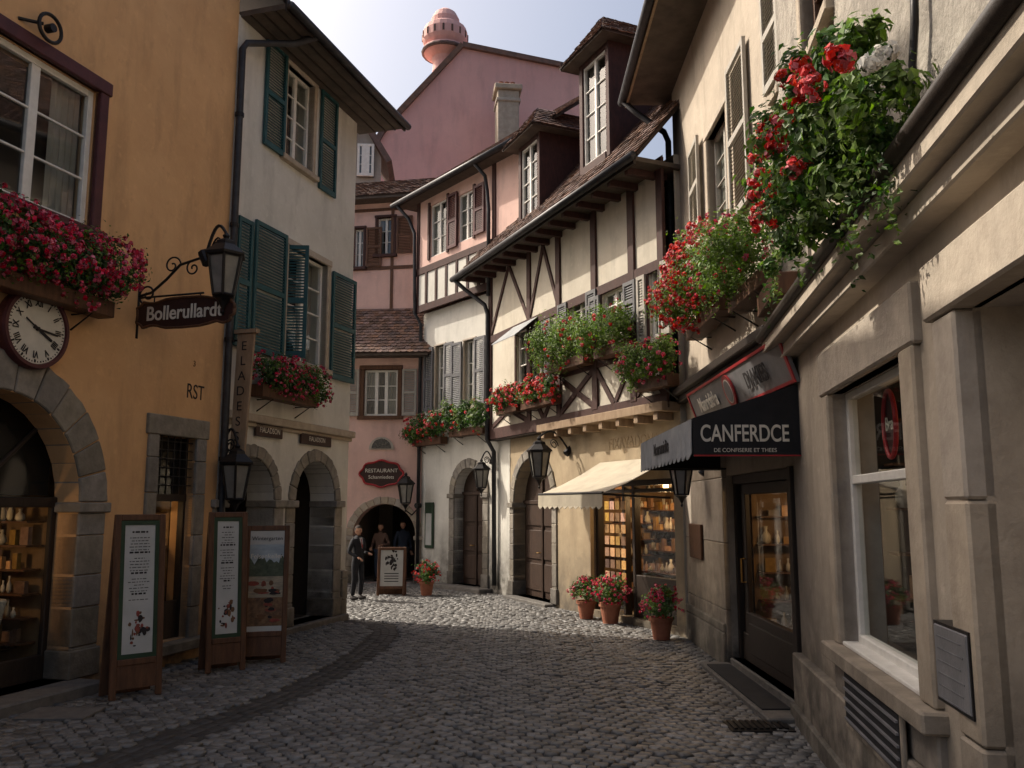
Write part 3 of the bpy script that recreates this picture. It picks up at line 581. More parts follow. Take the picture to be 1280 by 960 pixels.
# ================= MENU BOARDS =================
def board(x0,x1,yt,yb,ty,name,fm,pm,yaw_wall,kind='menu'):
    c=G((x0+x1)/2,yb-8); O=Obj(name); dep=ray((x0+x1)/2,yb); t=-CAMH/dep.z
    w=(x1-x0)/F*t; 
    d=Vector((c.x,c.y,0)).normalized(); right=Vector((d.y,-d.x,0)); rot=Matrix.Rotation(yaw_wall,3,'Z'); right=rot@right
    w/=max(.5,math.cos(yaw_wall)); A=c-right*w/2; Bp=c+right*w/2; Wb=Wall(A,Bp)
    b=(480-yt)/F; zt=CAMH+(ST+b*CT)/(CT-b*ST)*c.y; Lh=zt
    fr=O.part('frame',fm,bevel=.008); back=O.part('back_leaf',fm,bevel=.008)
    zb=.42 if kind!='a' else .22
    le=.07
    def P_(u_,z_,dd,s=1):
        off=-(z_/Lh)*.16*s+(0 if s==1 else -.32); return Wb.P(u_,z_,dd+off+.1)
    def fb(part,u0,u1,z0,z1,d0,d1,s=1):
        part.hexa([P_(u_,z_,dd,s) for dd in (d0,d1) for (u_,z_) in ((u0,z0),(u1,z0),(u1,z1),(u0,z1))])
    fb(fr,0,le,0,Lh,-.02,.02); fb(fr,w-le,w,0,Lh,-.02,.02); fb(fr,le,w-le,Lh-le,Lh,-.018,.018); fb(fr,le,w-le,zb-le,zb,-.018,.018)
    if kind!='a': fb(O.part('lower_panel','brown'),le,w-le,.1,zb-le,-.012,.006)
    fb(back,0,w,0,Lh,-.02,.0,-1)
    fb(O.part('paper',pm),le,w-le,zb,Lh-le,-.01,.004)
    inn=O.part('inner_rim','greenf')
    if kind=='menu':
        for a in (le,w-le-.045): fb(inn,a,a+.045,zb,Lh-le,0,.012)
        fb(inn,le,w-le,Lh-le-.05,Lh-le,0,.0125); fb(inn,le,w-le,zb,zb+.05,0,.0125)
    ink=O.part('printing','ink'); rn=random.Random(x0); br=O.part('drawing','inkb'); rd_=O.part('drawing_red','cloth_band')
    def blob(part,cx,cz,rx,rz,dd,n=10):
        part.prism([P_(cx+rx*rn.uniform(.75,1.1)*math.cos(6.283*i/n),cz+rz*rn.uniform(.75,1.1)*math.sin(6.283*i/n),.0045) for i in range(n)],Wb.n*dd)
    if kind=='menu':
        z=Lh-le-.14; cxm=w/2; k=0
        while z>zb+.6:
            ln=rn.uniform(.35,.8)*(w-2*le-.12); x=cxm-ln/2
            while x<cxm+ln/2:
                q=rn.uniform(.015,.05); fb(ink,x,min(x+q,cxm+ln/2),z,z+(.02 if k%6==0 else .008),.004,.0062); x+=q+.012
            z-=.034 if k%6 else .06; k+=1
        for i in range(26):
            a=rn.uniform(0,6.3); rr=rn.uniform(.0,.13); blob((br,ink,rd_)[i%3],w/2+math.cos(a)*rr*.9,zb+.32+math.sin(a)*rr*1.5,rn.uniform(.008,.035),rn.uniform(.008,.05),.0005+i*.0002)
    elif kind=='picture':
        H_=Lh-le-zb; a,b=le,w-le
        fb(O.part('sky_band','sky_band'),a,b,zb+H_*.66,zb+H_*.86,.004,.0055); fb(O.part('water_band','water_band'),a,b,zb+H_*.33,zb+H_*.66,.004,.0055); fb(O.part('food_band','food_band'),a,b,zb+H_*.05,zb+H_*.33,.004,.0055)
        hp=O.part('hill_band','hill_band')
        for k,(z_,am) in enumerate(((.66,.12),(.60,.07))):
            pts=[P_(a,zb+H_*(z_-.06),.006)]+[P_(a+(b-a)*i/14,zb+H_*(z_+am*rn.random()),.006) for i in range(15)]+[P_(b,zb+H_*(z_-.06),.006)]; hp.prism(pts,Wb.n*(.001+.001*k))
        cp=O.part('table_items','cloth_band')
        for i in range(26): blob((cp,br,ink)[i%3],rn.uniform(a+.05,b-.05),zb+H_*rn.uniform(.1,.48),rn.uniform(.02,.09),rn.uniform(.015,.05),.002+i*.0003)
        text(O.e,'heading','Wintergarten',P_(w/2,zb+H_*.92,.008),right,UP,.075,'ink',.001); text(O.e,'caption','Felsenkeller',P_(w/2,zb+H_*.74,.009),right,UP,.09,'letter',.001)
    else:
        for i in range(34):
            a=rn.uniform(0,6.3); rr=rn.uniform(.03,.22); blob(ink,w/2+math.cos(a)*rr*.7,(zb+Lh)/2+.12+math.sin(a)*rr*1.4,rn.uniform(.01,.04),rn.uniform(.01,.06),.001+i*.0001)
        for i in range(4): fb(ink,w*.25,w*.75,zb+.1+i*.06,zb+.12+i*.06,.004,.006)
    return O
board(134,196,643,878,0,'menu_board','brown','paper',.35)
board(254,303,640,846,0,'menu_board','brown','paper',.3)
board(300,357,657,836,0,'poster_board','brown','paper',.0,kind='picture')
# ================= RIGHT: beige C1 =================
O=Obj('beige_shop_building'); W=C1; L1=W.L; T1=W.Z(858,68)
door=W.rect(912,995,588,818); door=(door[0],door[1],.12,door[3])
sh2=W.rect(999,1016,590,790)
wa=W.rect(886,912,148,285); wb=(W.U(985,40),W.U(1060,40),W.Z(1020,45),W.Z(1020,45)+1.9)
wb=(wb[0],min(wb[1],L1-.15),wb[2],wb[3])
facade(O,W,[(0,-.2),(0,T1),(L1,T1),(L1,-.2)],[rh(door),rh(wa),rh(wb)],'beige',.3)
body(O,W,.0,L1,-.2,T1,7,'beige')
window(O,W,wa,'greyl',mull=1,bars=3,sur='stonel',sw=.1); window(O,W,wb,'brown',mull=1,bars=2,sur='stonel',sw=.1)
shutter(O,W,W.rect(866,880,178,290),'greyl',.03); shutter(O,W,W.rect(915,940,60,268),'greyl',.03); shutter(O,W,W.rect(958,980,-40,110),'greyl',.03)
u0,u1,z0,z1=door; f=O.part('door_frame','dkwood',bevel=.01)
f.box(W,u0,u0+.09,z0,z1,-.26,-.08); f.box(W,u1-.09,u1,z0,z1,-.26,-.08); f.box(W,u0,u1,z1-.12,z1,-.25,-.07)
f.box(W,u0,u1,z0,z0+.35,-.22,-.12)
dl=O.part('door_leaf','dkwood',bevel=.01); a,b=u0+.22,u1-.3
dl.box(W,a,a+.13,z0,z1-.12,-.21,-.14); dl.box(W,b-.13,b,z0,z1-.12,-.21,-.14); dl.box(W,a,b,z1-.26,z1-.12,-.21,-.141); dl.box(W,a,b,z0,z0+.62,-.21,-.13); dl.box(W,a+.2,b-.2,z0+.12,z0+.5,-.2,-.11)
dl.box(W,u0+.09,a,z0,z1-.1,-.22,-.15); dl.box(W,b,u1-.09,z0,z1-.1,-.22,-.15)
O.part('door_handle','gilt').tube([W.P(a+.07,z0+1.0,-.14),W.P(a+.07,z0+1.0,-.08),W.P(a+.07,z0+1.3,-.08),W.P(a+.07,z0+1.3,-.14)],.012,6)
g=O.part('door_glass','clear',recalc=False); g.quad(W.P(u0,z0,-.17),W.P(u1,z0,-.17),W.P(u1,z1,-.17),W.P(u0,z1,-.17))
room(O,W,u0+.05,u1+.2,.1,z1+.1,1.3,lit=24,front=-.31,shelves=5,seed=5,far='u0')
tr=O.part('pilaster','stonel',bevel=.01); pier(tr,W,.02,u0-.02,-.02,2.95,-.05,.06,.9)
pl=O.part('plinth','stone',bevel=.015); pier(pl,W,.0,u0-.05,-.02,.55,-.04,.1,.55)
tr2=O.part('dark_panel','dkwood',bevel=.01); tr2.box(W,u1+.08,min(sh2[1],L1-.08),.35,z1,-.02,.05)
st=O.part('door_step','darkstone',bevel=.015); st.box(W,u0-.15,u1+.12,-.05,.12,-.3,.03); st.box(W,u0-.1,u1+.25,-.05,.05,.03,.42)
O.part('door_mat','clothb').box(W,u0+.15,u1-.1,.05,.065,.08,.38)
sg=O.part('wall_plaque','brown',bevel=.01); rr=W.rect(870,885,655,698); sg.box(W,rr[0],rr[1],rr[2],rr[3],.07,.11)
zc=W.Z(930,432,.2); cn=O.part('cornice','dkwood',bevel=.01); cn.box(W,0,L1,zc-.06,zc+.05,-.02,.26); cn.box(W,0,L1,zc-.16,zc-.06,-.02,.16)
lantern(W.P(W.U(885,600),W.Z(868,600,.4),.4),1.1,wallpt=W.P(W.U(885,600),W.Z(868,585,.4),.06),name='wall_lantern')
S=Obj('fascia_sign'); a,b=W.U(874,500,.1),W.U(998,460,.1); zt=zc-.2; zb=W.Z(935,505,.1)
def fb(part,u0,u1,t0,t1,o0,o1):
    q=[]
    for o in (o0,o1):
        for (u_,t) in ((u0,t0),(u1,t0),(u1,t1),(u0,t1)): q.append(W.P(u_,zb+(zt-zb)*t,.08+t*.16+o))
    part.hexa(q)
fb(S.part('board','signgrey'),a,b,0,1,0,.04); rd=S.part('red_border','signred')
fb(rd,a,b,0,.07,.04,.055); fb(rd,a,b,.93,1,.04,.056); fb(rd,a,a+.06,.07,.93,.04,.055); fb(rd,b-.06,b,.07,.93,.04,.055)
upv=(UP*(zt-zb)+W.n*.16).normalized(); nn=W.r.cross(upv)
text(S.e,'lettering','Manriditha',W.P(a+(b-a)*.24,(zb+zt)/2,.17)+nn*.05,W.r,upv,(zt-zb)*.62,'letter',.002,sx=.9,bold=.006)
text(S.e,'lettering','DIAKIES',W.P(a+(b-a)*.76,(zb+zt)/2,.17)+nn*.05,W.r,upv,(zt-zb)*.58,'ink',.002,sx=.9,bold=.006)
mc=W.P(a+(b-a)*.5,(zb+zt)/2,.165)+nn*.05; S.part('medallion','signred').lathe(mc,[((zt-zb)*.46,-.01),((zt-zb)*.46,.012)],28,nn); S.part('medallion_rim','letter').lathe(mc,[((zt-zb)*.34,.0),((zt-zb)*.34,.016)],28,nn)
S.part('medallion_core','signgrey').lathe(mc,[((zt-zb)*.30,.0),((zt-zb)*.30,.02)],28,nn)
S=Obj('shop_canopy'); un=W.U(1009,545); uf=W.U(905,545); pj=1.13
zt=W.Z(1007,478); zf=W.Z(1007,523); zbv=W.Z(1007,571)
p=S.part('canvas_top','clothb'); p.hexa([W.P(uf,zt,.02),W.P(un,zt,.02),W.P(un,zf,pj),W.P(uf,zf,pj),W.P(uf,zt-.02,.02),W.P(un,zt-.02,.02),W.P(un,zf-.02,pj),W.P(uf,zf-.02,pj)])
p=S.part('side_canvas','clothb'); 
for u_ in (un,uf): p.hexa([W.P(u_-.012,zbv,.03),W.P(u_+.012,zbv,.03),W.P(u_+.012,zt,.03),W.P(u_-.012,zt,.03),W.P(u_-.012,zbv,pj),W.P(u_+.012,zbv,pj),W.P(u_+.012,zf,pj),W.P(u_-.012,zf,pj)])
S.part('side_piping','signred').box(W,un+.012,un+.02,zbv,zbv+.015,.03,pj)
p=S.part('front_valance','clothg'); N_=14
for i in range(N_):
    a=uf+(un-uf)*i/N_; b=uf+(un-uf)*(i+1)/N_; m_=(a+b)/2
    p.prism([W.P(a,zf-.01,pj+.01),W.P(a,zbv+.03,pj+.015),W.P((a+m_)/2,zbv-.02,pj+.03),W.P(m_,zbv-.03,pj+.035),W.P((b+m_)/2,zbv-.02,pj+.03),W.P(b,zbv+.03,pj+.015),W.P(b,zf-.01,pj+.01)],W.n*.008)
rt=-W.n
e_=W.P(un+.016,(zf+zbv)/2,pj*.55)
text(S.e,'lettering','CANFERDCE',e_+UP*.03,rt,UP,.235,'letter',.002,sx=.66,bold=.003); text(S.e,'small_lettering','DE CONFISERIE ET THEES',e_-UP*.13,rt,UP,.055,'letter',.001)
text(S.e,'valance_lettering','Monrumidits',W.P((un+uf)/2,(zf+zbv)/2+.0,pj+.035),W.r,UP,.2,'ink',.002,bold=.004)
ir=S.part('stay_rods','iron')
for u_ in (un-.05,uf+.05): ir.tube([W.P(u_,zbv+.02,.0),W.P(u_,zbv+.04,pj-.03)],.014,6)
ev=.75; O.part('soffit','soffit').box(W,-.45,L1,T1-.02,T1+.07,-.2,ev); O.part('fascia','ltwood').box(W,-.5,L1,T1-.05,T1+.18,ev,ev+.04)
gutter(O.part('gutter','pipe',smooth=True),[W.P(-.5,T1+.05,ev+.1),W.P(L1,T1+.05,ev+.1)],.08)
roof(O,W.P(-.5,T1+.15,ev),W.P(L1,T1+.15,ev),W.P(L1,T1+3.5,-4.5),W.P(-.5,T1+3.5,-4.5))
dp=Obj('drainpipe'); p=dp.part('pipe','pipe',smooth=True)
p.tube([W.P(-.35,T1,ev+.08),W.P(-.3,T1-.25,ev*.8),W.P(-.02,T1-.75,.15),W.P(.03,T1-.95,.09),W.P(.03,5,.09),W.P(.03,3,.09),W.P(.03,.3,.09)],.055,10)
c_=dp.part('pipe_clamps','iron')
for z in (1.2,2.8,4.6,6.4): c_.lathe(W.P(.03,z,.09),[(.07,-.03),(.07,.03)],12)
fbox(C1,842,885,305,412,d=.45,fl=('red',1.3),seed=31,ls=.05,dens=1500,vines=20,vl=.35,fs=.026,m='leafl')
fbox(C1,893,938,272,380,d=.42,fl=('pinkf',.25),seed=32,ls=.05,dens=1500,vines=24,vl=.4,m='leafl')
# ================= near right building C2 =================
O=Obj('sandstone_shop_building'); W=C2; T2=11.5; U2=9
win=(W.U(1048,640),W.U(1146,640),W.Z(1100,833),W.Z(1092,463))
dr=(W.U(1236,650),W.U(1236,650)+1.3,.12,W.Z(1240,370))
facade(O,W,[(0,-.2),(0,T2),(U2,T2),(U2,-.2)],[rh(win),rh(dr),rh((1.6,2.7,6.0,8.0))],'beige',.32,revm='stonel')
window(O,W,(1.6,2.7,6.0,8.0),'brown',sur='stonel')
body(O,W,0.0,U2,-.2,T2,7,'rough')
u0,u1,z0,z1=win; fr=O.part('window_frame','wpaint',bevel=.008); d_=-.14; fw=.06
ztr=W.Z(1095,594)
for (a,b) in ((u0,u0+fw),(u1-fw,u1)): fr.box(W,a,b,z0,z1,d_-.04,d_+.04)
fr.box(W,u0+fw,u1-fw,z0,z0+.08,d_-.04,d_+.05); fr.box(W,u0+fw,u1-fw,z1-fw,z1,d_-.04,d_+.038); fr.box(W,u0+fw,u1-fw,ztr-.035,ztr+.035,d_-.04,d_+.036)
g=O.part('shop_glass','clear',recalc=False); g.quad(W.P(u0,z0,d_),W.P(u1,z0,d_),W.P(u1,z1,d_),W.P(u0,z1,d_))
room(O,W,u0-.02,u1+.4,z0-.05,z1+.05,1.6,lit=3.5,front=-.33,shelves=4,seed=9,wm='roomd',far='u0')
pp=O.part('window_poster','sky_band'); pp.box(W,u0+.40,u0+.41,z0+.75,z0+1.25,-.95,-.45); O.part('window_poster_lower','hill_band').box(W,u0+.40,u0+.412,z0+.35,z0+.745,-.95,-.45)
s=O.part('window_surround','stonel',bevel=.015); s.box(W,u0-.2,u0,z0-.01,z1,-.1,.05); s.box(W,u1,u1+.26,z0-.01,z1,-.1,.053); s.box(W,u0-.24,u1+.3,z1,z1+.36,-.1,.06)
s.box(W,u0-.26,u1+.32,z0-.13,z0-.01,-.1,.14); s.box(W,u0-.2,u1+.26,z0-.38,z0-.13,-.1,.05)
O.part('sill_board','wpaint',bevel=.006).box(W,u0,u1,z0-.01,z0+.02,-.1,.02)
pb=O.part('plinth','beige',bevel=.015); pb.box(W,0.02,dr[0]-.35,-.05,z0-.38,-.05,.09); pb2=O.part('base_course','stone',bevel=.015); pb2.box(W,0,dr[0]-.38,-.05,.16,-.05,.13)
v=W.rect(1062,1128,868,935,.09); ve=O.part('vent_frame','stonel',bevel=.008); ve.box(W,v[0]-.04,v[1]+.04,v[2]-.04,v[3]+.04,.08,.11); O.part('vent_dark','clothb').box(W,v[0],v[1],v[2],v[3],.1,.113)
ls_=O.part('vent_louvres','signgrey')
for i in range(5): ls_.box(W,v[0]+.01,v[1]-.01,v[2]+.02+i*(v[3]-v[2])/5,v[2]+.035+i*(v[3]-v[2])/5,.1,.128)
pq=W.rect(1183,1224,788,882,.06)
Q=Obj('wall_plaque'); Q.part('plate','signgrey',bevel=.006).box(W,pq[0],pq[1],pq[2],pq[3],.005,.11); Q.part('rim','iron').box(W,pq[0]-.015,pq[1]+.015,pq[2]-.015,pq[3]+.015,.004,.104)
for i in range(6):
    Q.part('engraving','grey').box(W,pq[0]+.04,pq[1]-.04-R(0,.08),pq[3]-.06-i*.06,pq[3]-.052-i*.06,.1,.112)
p=O.part('pilaster','stonel',bevel=.015); pier(p,W,dr[0]-.3,dr[0],-.02,dr[3],-.05,.09,1.1); pier(p,W,dr[1],dr[1]+.3,-.02,dr[3],-.05,.09,1.1); p.box(W,dr[0]-.36,dr[1]+.36,dr[3],dr[3]+.3,-.05,.12)
O.part('door_leaf','stonel',bevel=.01).box(W,dr[0],dr[1],.12,dr[3],-.32,-.26)
zc2=W.Z(1140,205,.25); cn=O.part('cornice','beige',bevel=.012); cn.box(W,0,U2,zc2-.05,zc2+.1,-.05,.26); cn.box(W,0,U2,zc2-.18,zc2-.05,-.05,.15)
gutter(O.part('gutter_roll','dkwood',smooth=True),[W.P(0,zc2+.12,.27),W.P(U2,zc2+.12,.27)],.055)
up2=O.part('upper_render','rough'); up2.box(W,.02,1.45,zc2+.12,T2,-.02,.03); up2.box(W,2.85,U2,zc2+.12,T2,-.02,.03)
cb=O.part('cable','iron',smooth=True); a_=W.U(1142,60,.1); cb.tube([W.P(W.U(1142,y,.1)+dx,W.Z(1142,y,.1),.1) for y,dx in ((-40,0),(30,.02),(80,-.02),(110,.03),(140,.0))],.022,6)
nsn=Obj('oval_window_sign'); uo,zo=W.uv(1112,530,-.2); 
nsn.part('ring','signred',smooth=True).tube([W.P(uo+.15*math.cos(t),zo+.24*math.sin(t),-.2) for t in [2*math.pi*i/30 for i in range(31)]],.018,6)
nsn.part('disc','signdark').prism([W.P(uo+.14*math.cos(t),zo+.23*math.sin(t),-.22) for t in [2*math.pi*i/30 for i in range(30)]],W.n*.01)
text(nsn.e,'lettering','Bral',W.P(uo,zo,-.2),W.r,UP,.14,'letter',.002); nsn.part('hanger','iron').tube([W.P(uo,zo+.24,-.2),W.P(uo,z1-.05,-.2)],.004,5)
# big hanging flowers
O=Obj('flower_box'); cl=[]
def at(px,py,rp,d,Wx=C2,k=1.0):
    u_,z_=Wx.uv(px,py,d); p=Wx.P(u_,z_,d); rr=rp*k/F*(p-Vector((0,0,CAMH))).length; return (tuple(p),(rr,rr,rr))
for q in ((1060,85,46,.4),(1010,110,42,.45),(1095,130,44,.35),(1040,165,54,.45),(985,180,42,.5),(965,235,32,.5),(1005,235,44,.45),(1075,200,45,.35),(1105,165,30,.3),(985,285,30,.45),(1025,280,30,.4),(968,325,16,.4),(1085,60,30,.4)):
    cl.append(at(*q))
foliage(O,'geranium',cl,ls=.06,dens=2100,m='leafl',mix='leaf',flowers=('red',.0),vines=110,vl=.5,seed=41)
rr_=random.Random(5); cl2=[]
for (x,y) in ((1008,98),(995,112),(1015,112),(990,128),(978,150),(960,165),(955,180),(968,190),(945,200),(990,212),(1000,205),(950,222),(958,240),(944,245),(950,262),(955,278),(1045,70),(1052,76),(1002,80),(975,170),(948,185),(985,95)):
    cl2.append(at(x,y,rr_.uniform(7,12),.62+rr_.uniform(0,.08)))
foliage(O,'red_geranium',cl2,ls=.045,dens=150,flowers=('red',4.5),fs=.024,vines=0,seed=43)
foliage(O,'white_petunia',[at(1095,72,9,.6),at(1108,66,7,.6),at(1085,80,7,.62)],ls=.045,dens=150,flowers=('whitef',4),fs=.022,seed=44)
u_a,z_a=C2.uv(1085,235,.2); pp=O.part('planter','brown',bevel=.01); pp.box(C2,.05,1.1,z_a+.1,z_a+.32,.03,.3)
# ================= HALF-TIMBERED HOUSE =================
O=Obj('half_timbered_house'); W=H; LH=W.L; J=W.off(.22); 
zf=J.Z(775,520); ze=W.Z(713,255,.85); 
ar=W.rect(643,691,572,750); ra=(ar[1]-ar[0])/2; uca=(ar[0]+ar[1])/2; zsa=W.Z(667,572)-ra
shp=W.rect(738,848,605,760); shp=(.25,shp[1],.12,W.Z(790,600))
facade(O,W,[(0,-.2),(0,zf),(LH,zf),(LH,-.2)],[archpts(uca,ra,.06,zsa),rh(shp)],'tan',.3)
archway(O,W,uca,ra,.06,zsa,ring=.22,n=11,rdepth=.3,d=-.28)
wh=O.part('white_ground_wall','white'); wh.box(W,uca+ra+.24,LH,-.1,zf-.02,-.1,.012)
wins=[J.rect(712,735,372,412),J.rect(753,782,362,412),J.rect(646,672,408,478),J.rect(812,828,335,420)]
facade(O,J,[(-.0,zf),(-.0,ze+.25),(LH+.05,ze+.25),(LH+.05,zf)],[rh(w_) for w_ in wins],'cream',.2,name='upper_wall')
body(O,W,.0,LH,-.2,ze+.3,7,'cream')
for w_ in wins: window(O,J,w_,'wpaint',mull=1,bars=2,fw=.045,d=-.08)
shutter(O,J,J.rect(800,810,345,428),'greyl',.03); shutter(O,J,J.rect(830,840,325,418),'greyl',.03)
shutter(O,J,J.rect(680,691,400,475),'grey',.03)
for w_ in wins[:2]:
    shutter(O,J,(w_[0]-.42,w_[0]-.03,w_[2],w_[3]),'grey',.03); shutter(O,J,(w_[1]+.03,w_[1]+.42,w_[2],w_[3]),'grey',.03)
t=O.part('timber_frame','timber',bevel=.008)
zr1=J.Z(770,448); zr2=J.Z(770,355); zr3=ze+.12
for z_,w_ in ((zf+.12,.26),(zr1,.16),(zr2,.18),(zr3,.2)): t.beam(J,(0,z_),(LH+.05,z_),w_,-.02,.03)
pu=[J.U(x,400) for x in (846,792,744,699,662,629)]; pu[0]=.09; pu[-1]=LH-.06
for u_ in pu: t.beam(J,(u_,zf+.2),(u_,zr3),.2,-.02,.036)
for i in range(5):
    a,b=pu[i],pu[i+1]
    lo,hi=zf+.24,zr1-.06
    if i%2==0: t.beam(J,(a,lo),(b,hi),.12,-.02,.024); t.beam(J,(b,lo),(a,hi),.12,-.02,.026)
    else: t.beam(J,(a,hi),((a+b)/2,lo),.12,-.02,.025); t.beam(J,(b,hi),((a+b)/2,lo),.12,-.02,.027)
for i in (3,4):
    a,b=pu[i],pu[i+1]; t.beam(J,(a,zr2+.06),((a+b)/2+.05,zr3-.08),.11,-.02,.024); t.beam(J,(b,zr2+.06),((a+b)/2-.05,zr3-.08),.11,-.02,.026)
for w_ in wins: 
    for u_ in (w_[0]-.05,w_[1]+.05): t.beam(J,(u_,zr1),(u_,zr2),.08,-.02,.022)
jb=O.part('jetty_beams','ltwood',bevel=.01); jb.box(W,0,LH*.62,zf-.06,zf+.1,-.1,.36); 
je=O.part('joist_ends','ltwood',bevel=.01); u_=.2
while u_<LH*.6: je.box(W,u_,u_+.14,zf-.2,zf-.06,-.05,.32); u_+=.62
O.part('jetty_soffit','dkwood').box(W,LH*.62,LH,zf-.04,zf+.0,-.1,.23)
text(O.e,'painted_lettering','FIXAVADONS',W.P(W.U(790,550),W.Z(790,553),.005),W.r,UP,.3,'fade',.002,sx=.9)
u0,u1,z0,z1=shp; f=O.part('shopfront_frame','dkwood',bevel=.01)
for x in (u0,u0+(u1-u0)*.5,u0+(u1-u0)*.62,u1-.1): f.box(W,x,x+.09,z0,z1,-.26,-.12)
f.box(W,u0,u0+(u1-u0)*.5,z0,z0+.75,-.25,-.13); f.box(W,u0,u1,z1-.1,z1,-.25,-.115); f.box(W,u0,u1,2.35,2.42,-.25,-.13)
g=O.part('shop_glass','clear',recalc=False); g.quad(W.P(u0,z0,-.2),W.P(u1,z0,-.2),W.P(u1,z1,-.2),W.P(u0,z1,-.2))
room(O,W,u0-.2,u1+.02,.1,z1+.1,1.5,lit=55,front=-.31,shelves=6,seed=15,far='u1')
gs=O.part('postcards','goods',recalc=False)
for i in range(4):
    for j in range(8): gs.box(W,u1-1.15+i*.2,u1-1.0+i*.2,.5+j*.22,.66+j*.22,-.11,-.1)
st=O.part('door_step','darkstone',bevel=.015); st.box(W,uca-ra-.1,uca+ra+.1,-.05,.06,-.3,.25)
ev=.85; O.part('soffit','soffit').box(W,-.1,LH+.75,ze-.0,ze+.08,-.3,ev-.02); O.part('fascia','dkwood').box(W,-.1,LH+.8,ze-.06,ze+.14,ev-.02,ev+.03)
rf=O.part('rafter_ends','timber'); u_=.2
while u_<LH+.6: rf.box(W,u_,u_+.1,ze-.12,ze,0,ev-.04); u_+=.6
gutter(O.part('gutter','pipe',smooth=True),[W.P(-.2,ze+.04,ev+.1),W.P(LH+.85,ze+.04,ev+.1)],.075)
tp=math.tan(math.radians(50)); zr=ze+.12; dpth=4.2
roof(O,W.P(-.15,zr,ev),W.P(LH+.8,zr,ev),W.P(LH+.8,zr+(ev+dpth)*tp,-dpth),W.P(-.15,zr+(ev+dpth)*tp,-dpth))
roof(O,W.P(-3.0,zr+1.0*tp,ev-1.0),W.P(-.15,zr+1.0*tp,ev-1.0),W.P(-.15,zr+(ev+dpth)*tp,-dpth),W.P(-3.0,zr+(ev+dpth)*tp,-dpth))
gb=O.part('gable_wall','cream'); gb.prism([W.P(LH-.02,ze,0),W.P(LH-.02,zr+(dpth)*tp,-dpth),W.P(LH-.02,ze,-dpth)],W.u*-.1)
p=O.part('gutter_downpipe','pipe',smooth=True)
p.tube([W.P(LH+.7,ze,ev+.1),W.P(LH+.6,ze-.25,ev*.8),W.P(LH+.05,ze-.75,.35),W.P(LH-.02,ze-1,.3),W.P(LH-.02,zf,.3),W.P(LH-.02,zf-.3,.12),W.P(LH-.02,.2,.1)],.055,10)
def dormer(x0,x1,yt,yb,df,ov=.3,rp=42):
    WD=W.off(df); r_=WD.rect(x0,x1,yt,yb); u0,u1,z0,z1=r_; fw=.14
    U0,U1=u0-fw,u1+fw; zt=z1+.15
    q=O.part('dormer_front','timber',bevel=.01)
    q.box(WD,U0,u0,z0-.3,zt,-.12,.0); q.box(WD,u1,U1,z0-.3,zt,-.12,.0); q.box(WD,u0,u1,z1,zt,-.12,-.002); q.box(WD,u0,u1,z0-.3,z0,-.12,.02)
    window(O,WD,r_,'wpaint',d=-.07,mull=1,bars=3,fw=.05,bk=.2)
    lowd=lambda z:(ev-(z-zr)/tp)-df
    ck=O.part('dormer_cheeks','timber')
    for U_ in (U0,U1-.05): ck.prism([WD.P(U_,z0-.3,-.1),WD.P(U_,zt,-.1),WD.P(U_,zt,lowd(zt)-.1),WD.P(U_,z0-.3,min(-.12,lowd(z0-.3)-.1))],W.u*.05)
    uc_=(U0+U1)/2; hw=(U1-U0)/2+ov; rise=hw*math.tan(math.radians(rp)); zrg=zt+rise
    back=lowd(zrg)-.2; bb=lowd(zt)-.2; hip=.55
    roof(O,WD.P(U0-ov,zt-.02,ov),WD.P(U0-ov,zt-.02,bb),WD.P(uc_,zrg,back),WD.P(uc_,zrg,ov-hip),name='dormer_tiles')
    roof(O,WD.P(U1+ov,zt-.02,ov),WD.P(U1+ov,zt-.02,bb),WD.P(uc_,zrg,back),WD.P(uc_,zrg,ov-hip),name='dormer_tiles')
    roof(O,WD.P(U0-ov,zt-.02,ov),WD.P(U1+ov,zt-.02,ov),WD.P(uc_+.02,zrg,ov-hip),WD.P(uc_-.02,zrg,ov-hip),name='dormer_tiles')
    O.part('dormer_soffit','soffit').box(WD,U0-ov+.02,U1+ov-.02,zt-.06,zt-.03,bb,ov-.02)
dormer(651,671,180,272,.25); dormer(728,757,72,200,.15)
bl=Obj('window_blind'); w_=wins[2]; bl.part('canvas','clothg').hexa([J.P(w_[0]-.1,w_[3]+.1,.05),J.P(w_[1]+.1,w_[3]+.1,.05),J.P(w_[1]+.1,w_[3]-.35,.6),J.P(w_[0]-.1,w_[3]-.35,.6),J.P(w_[0]-.1,w_[3]+.08,.05),J.P(w_[1]+.1,w_[3]+.08,.05),J.P(w_[1]+.1,w_[3]-.37,.6),J.P(w_[0]-.1,w_[3]-.37,.6)])
bl.part('arms','iron').tube([J.P(w_[0]-.08,w_[3]-.5,.05),J.P(w_[0]-.08,w_[3]-.36,.6)],.012,6)
S=Obj('cream_awning'); a,b=W.U(840,580),W.U(752,590); pj=1.35; zt=W.Z(800,574); zf_=zt-.62; vh=.27
n_=12
p=S.part('canvas','cloth')
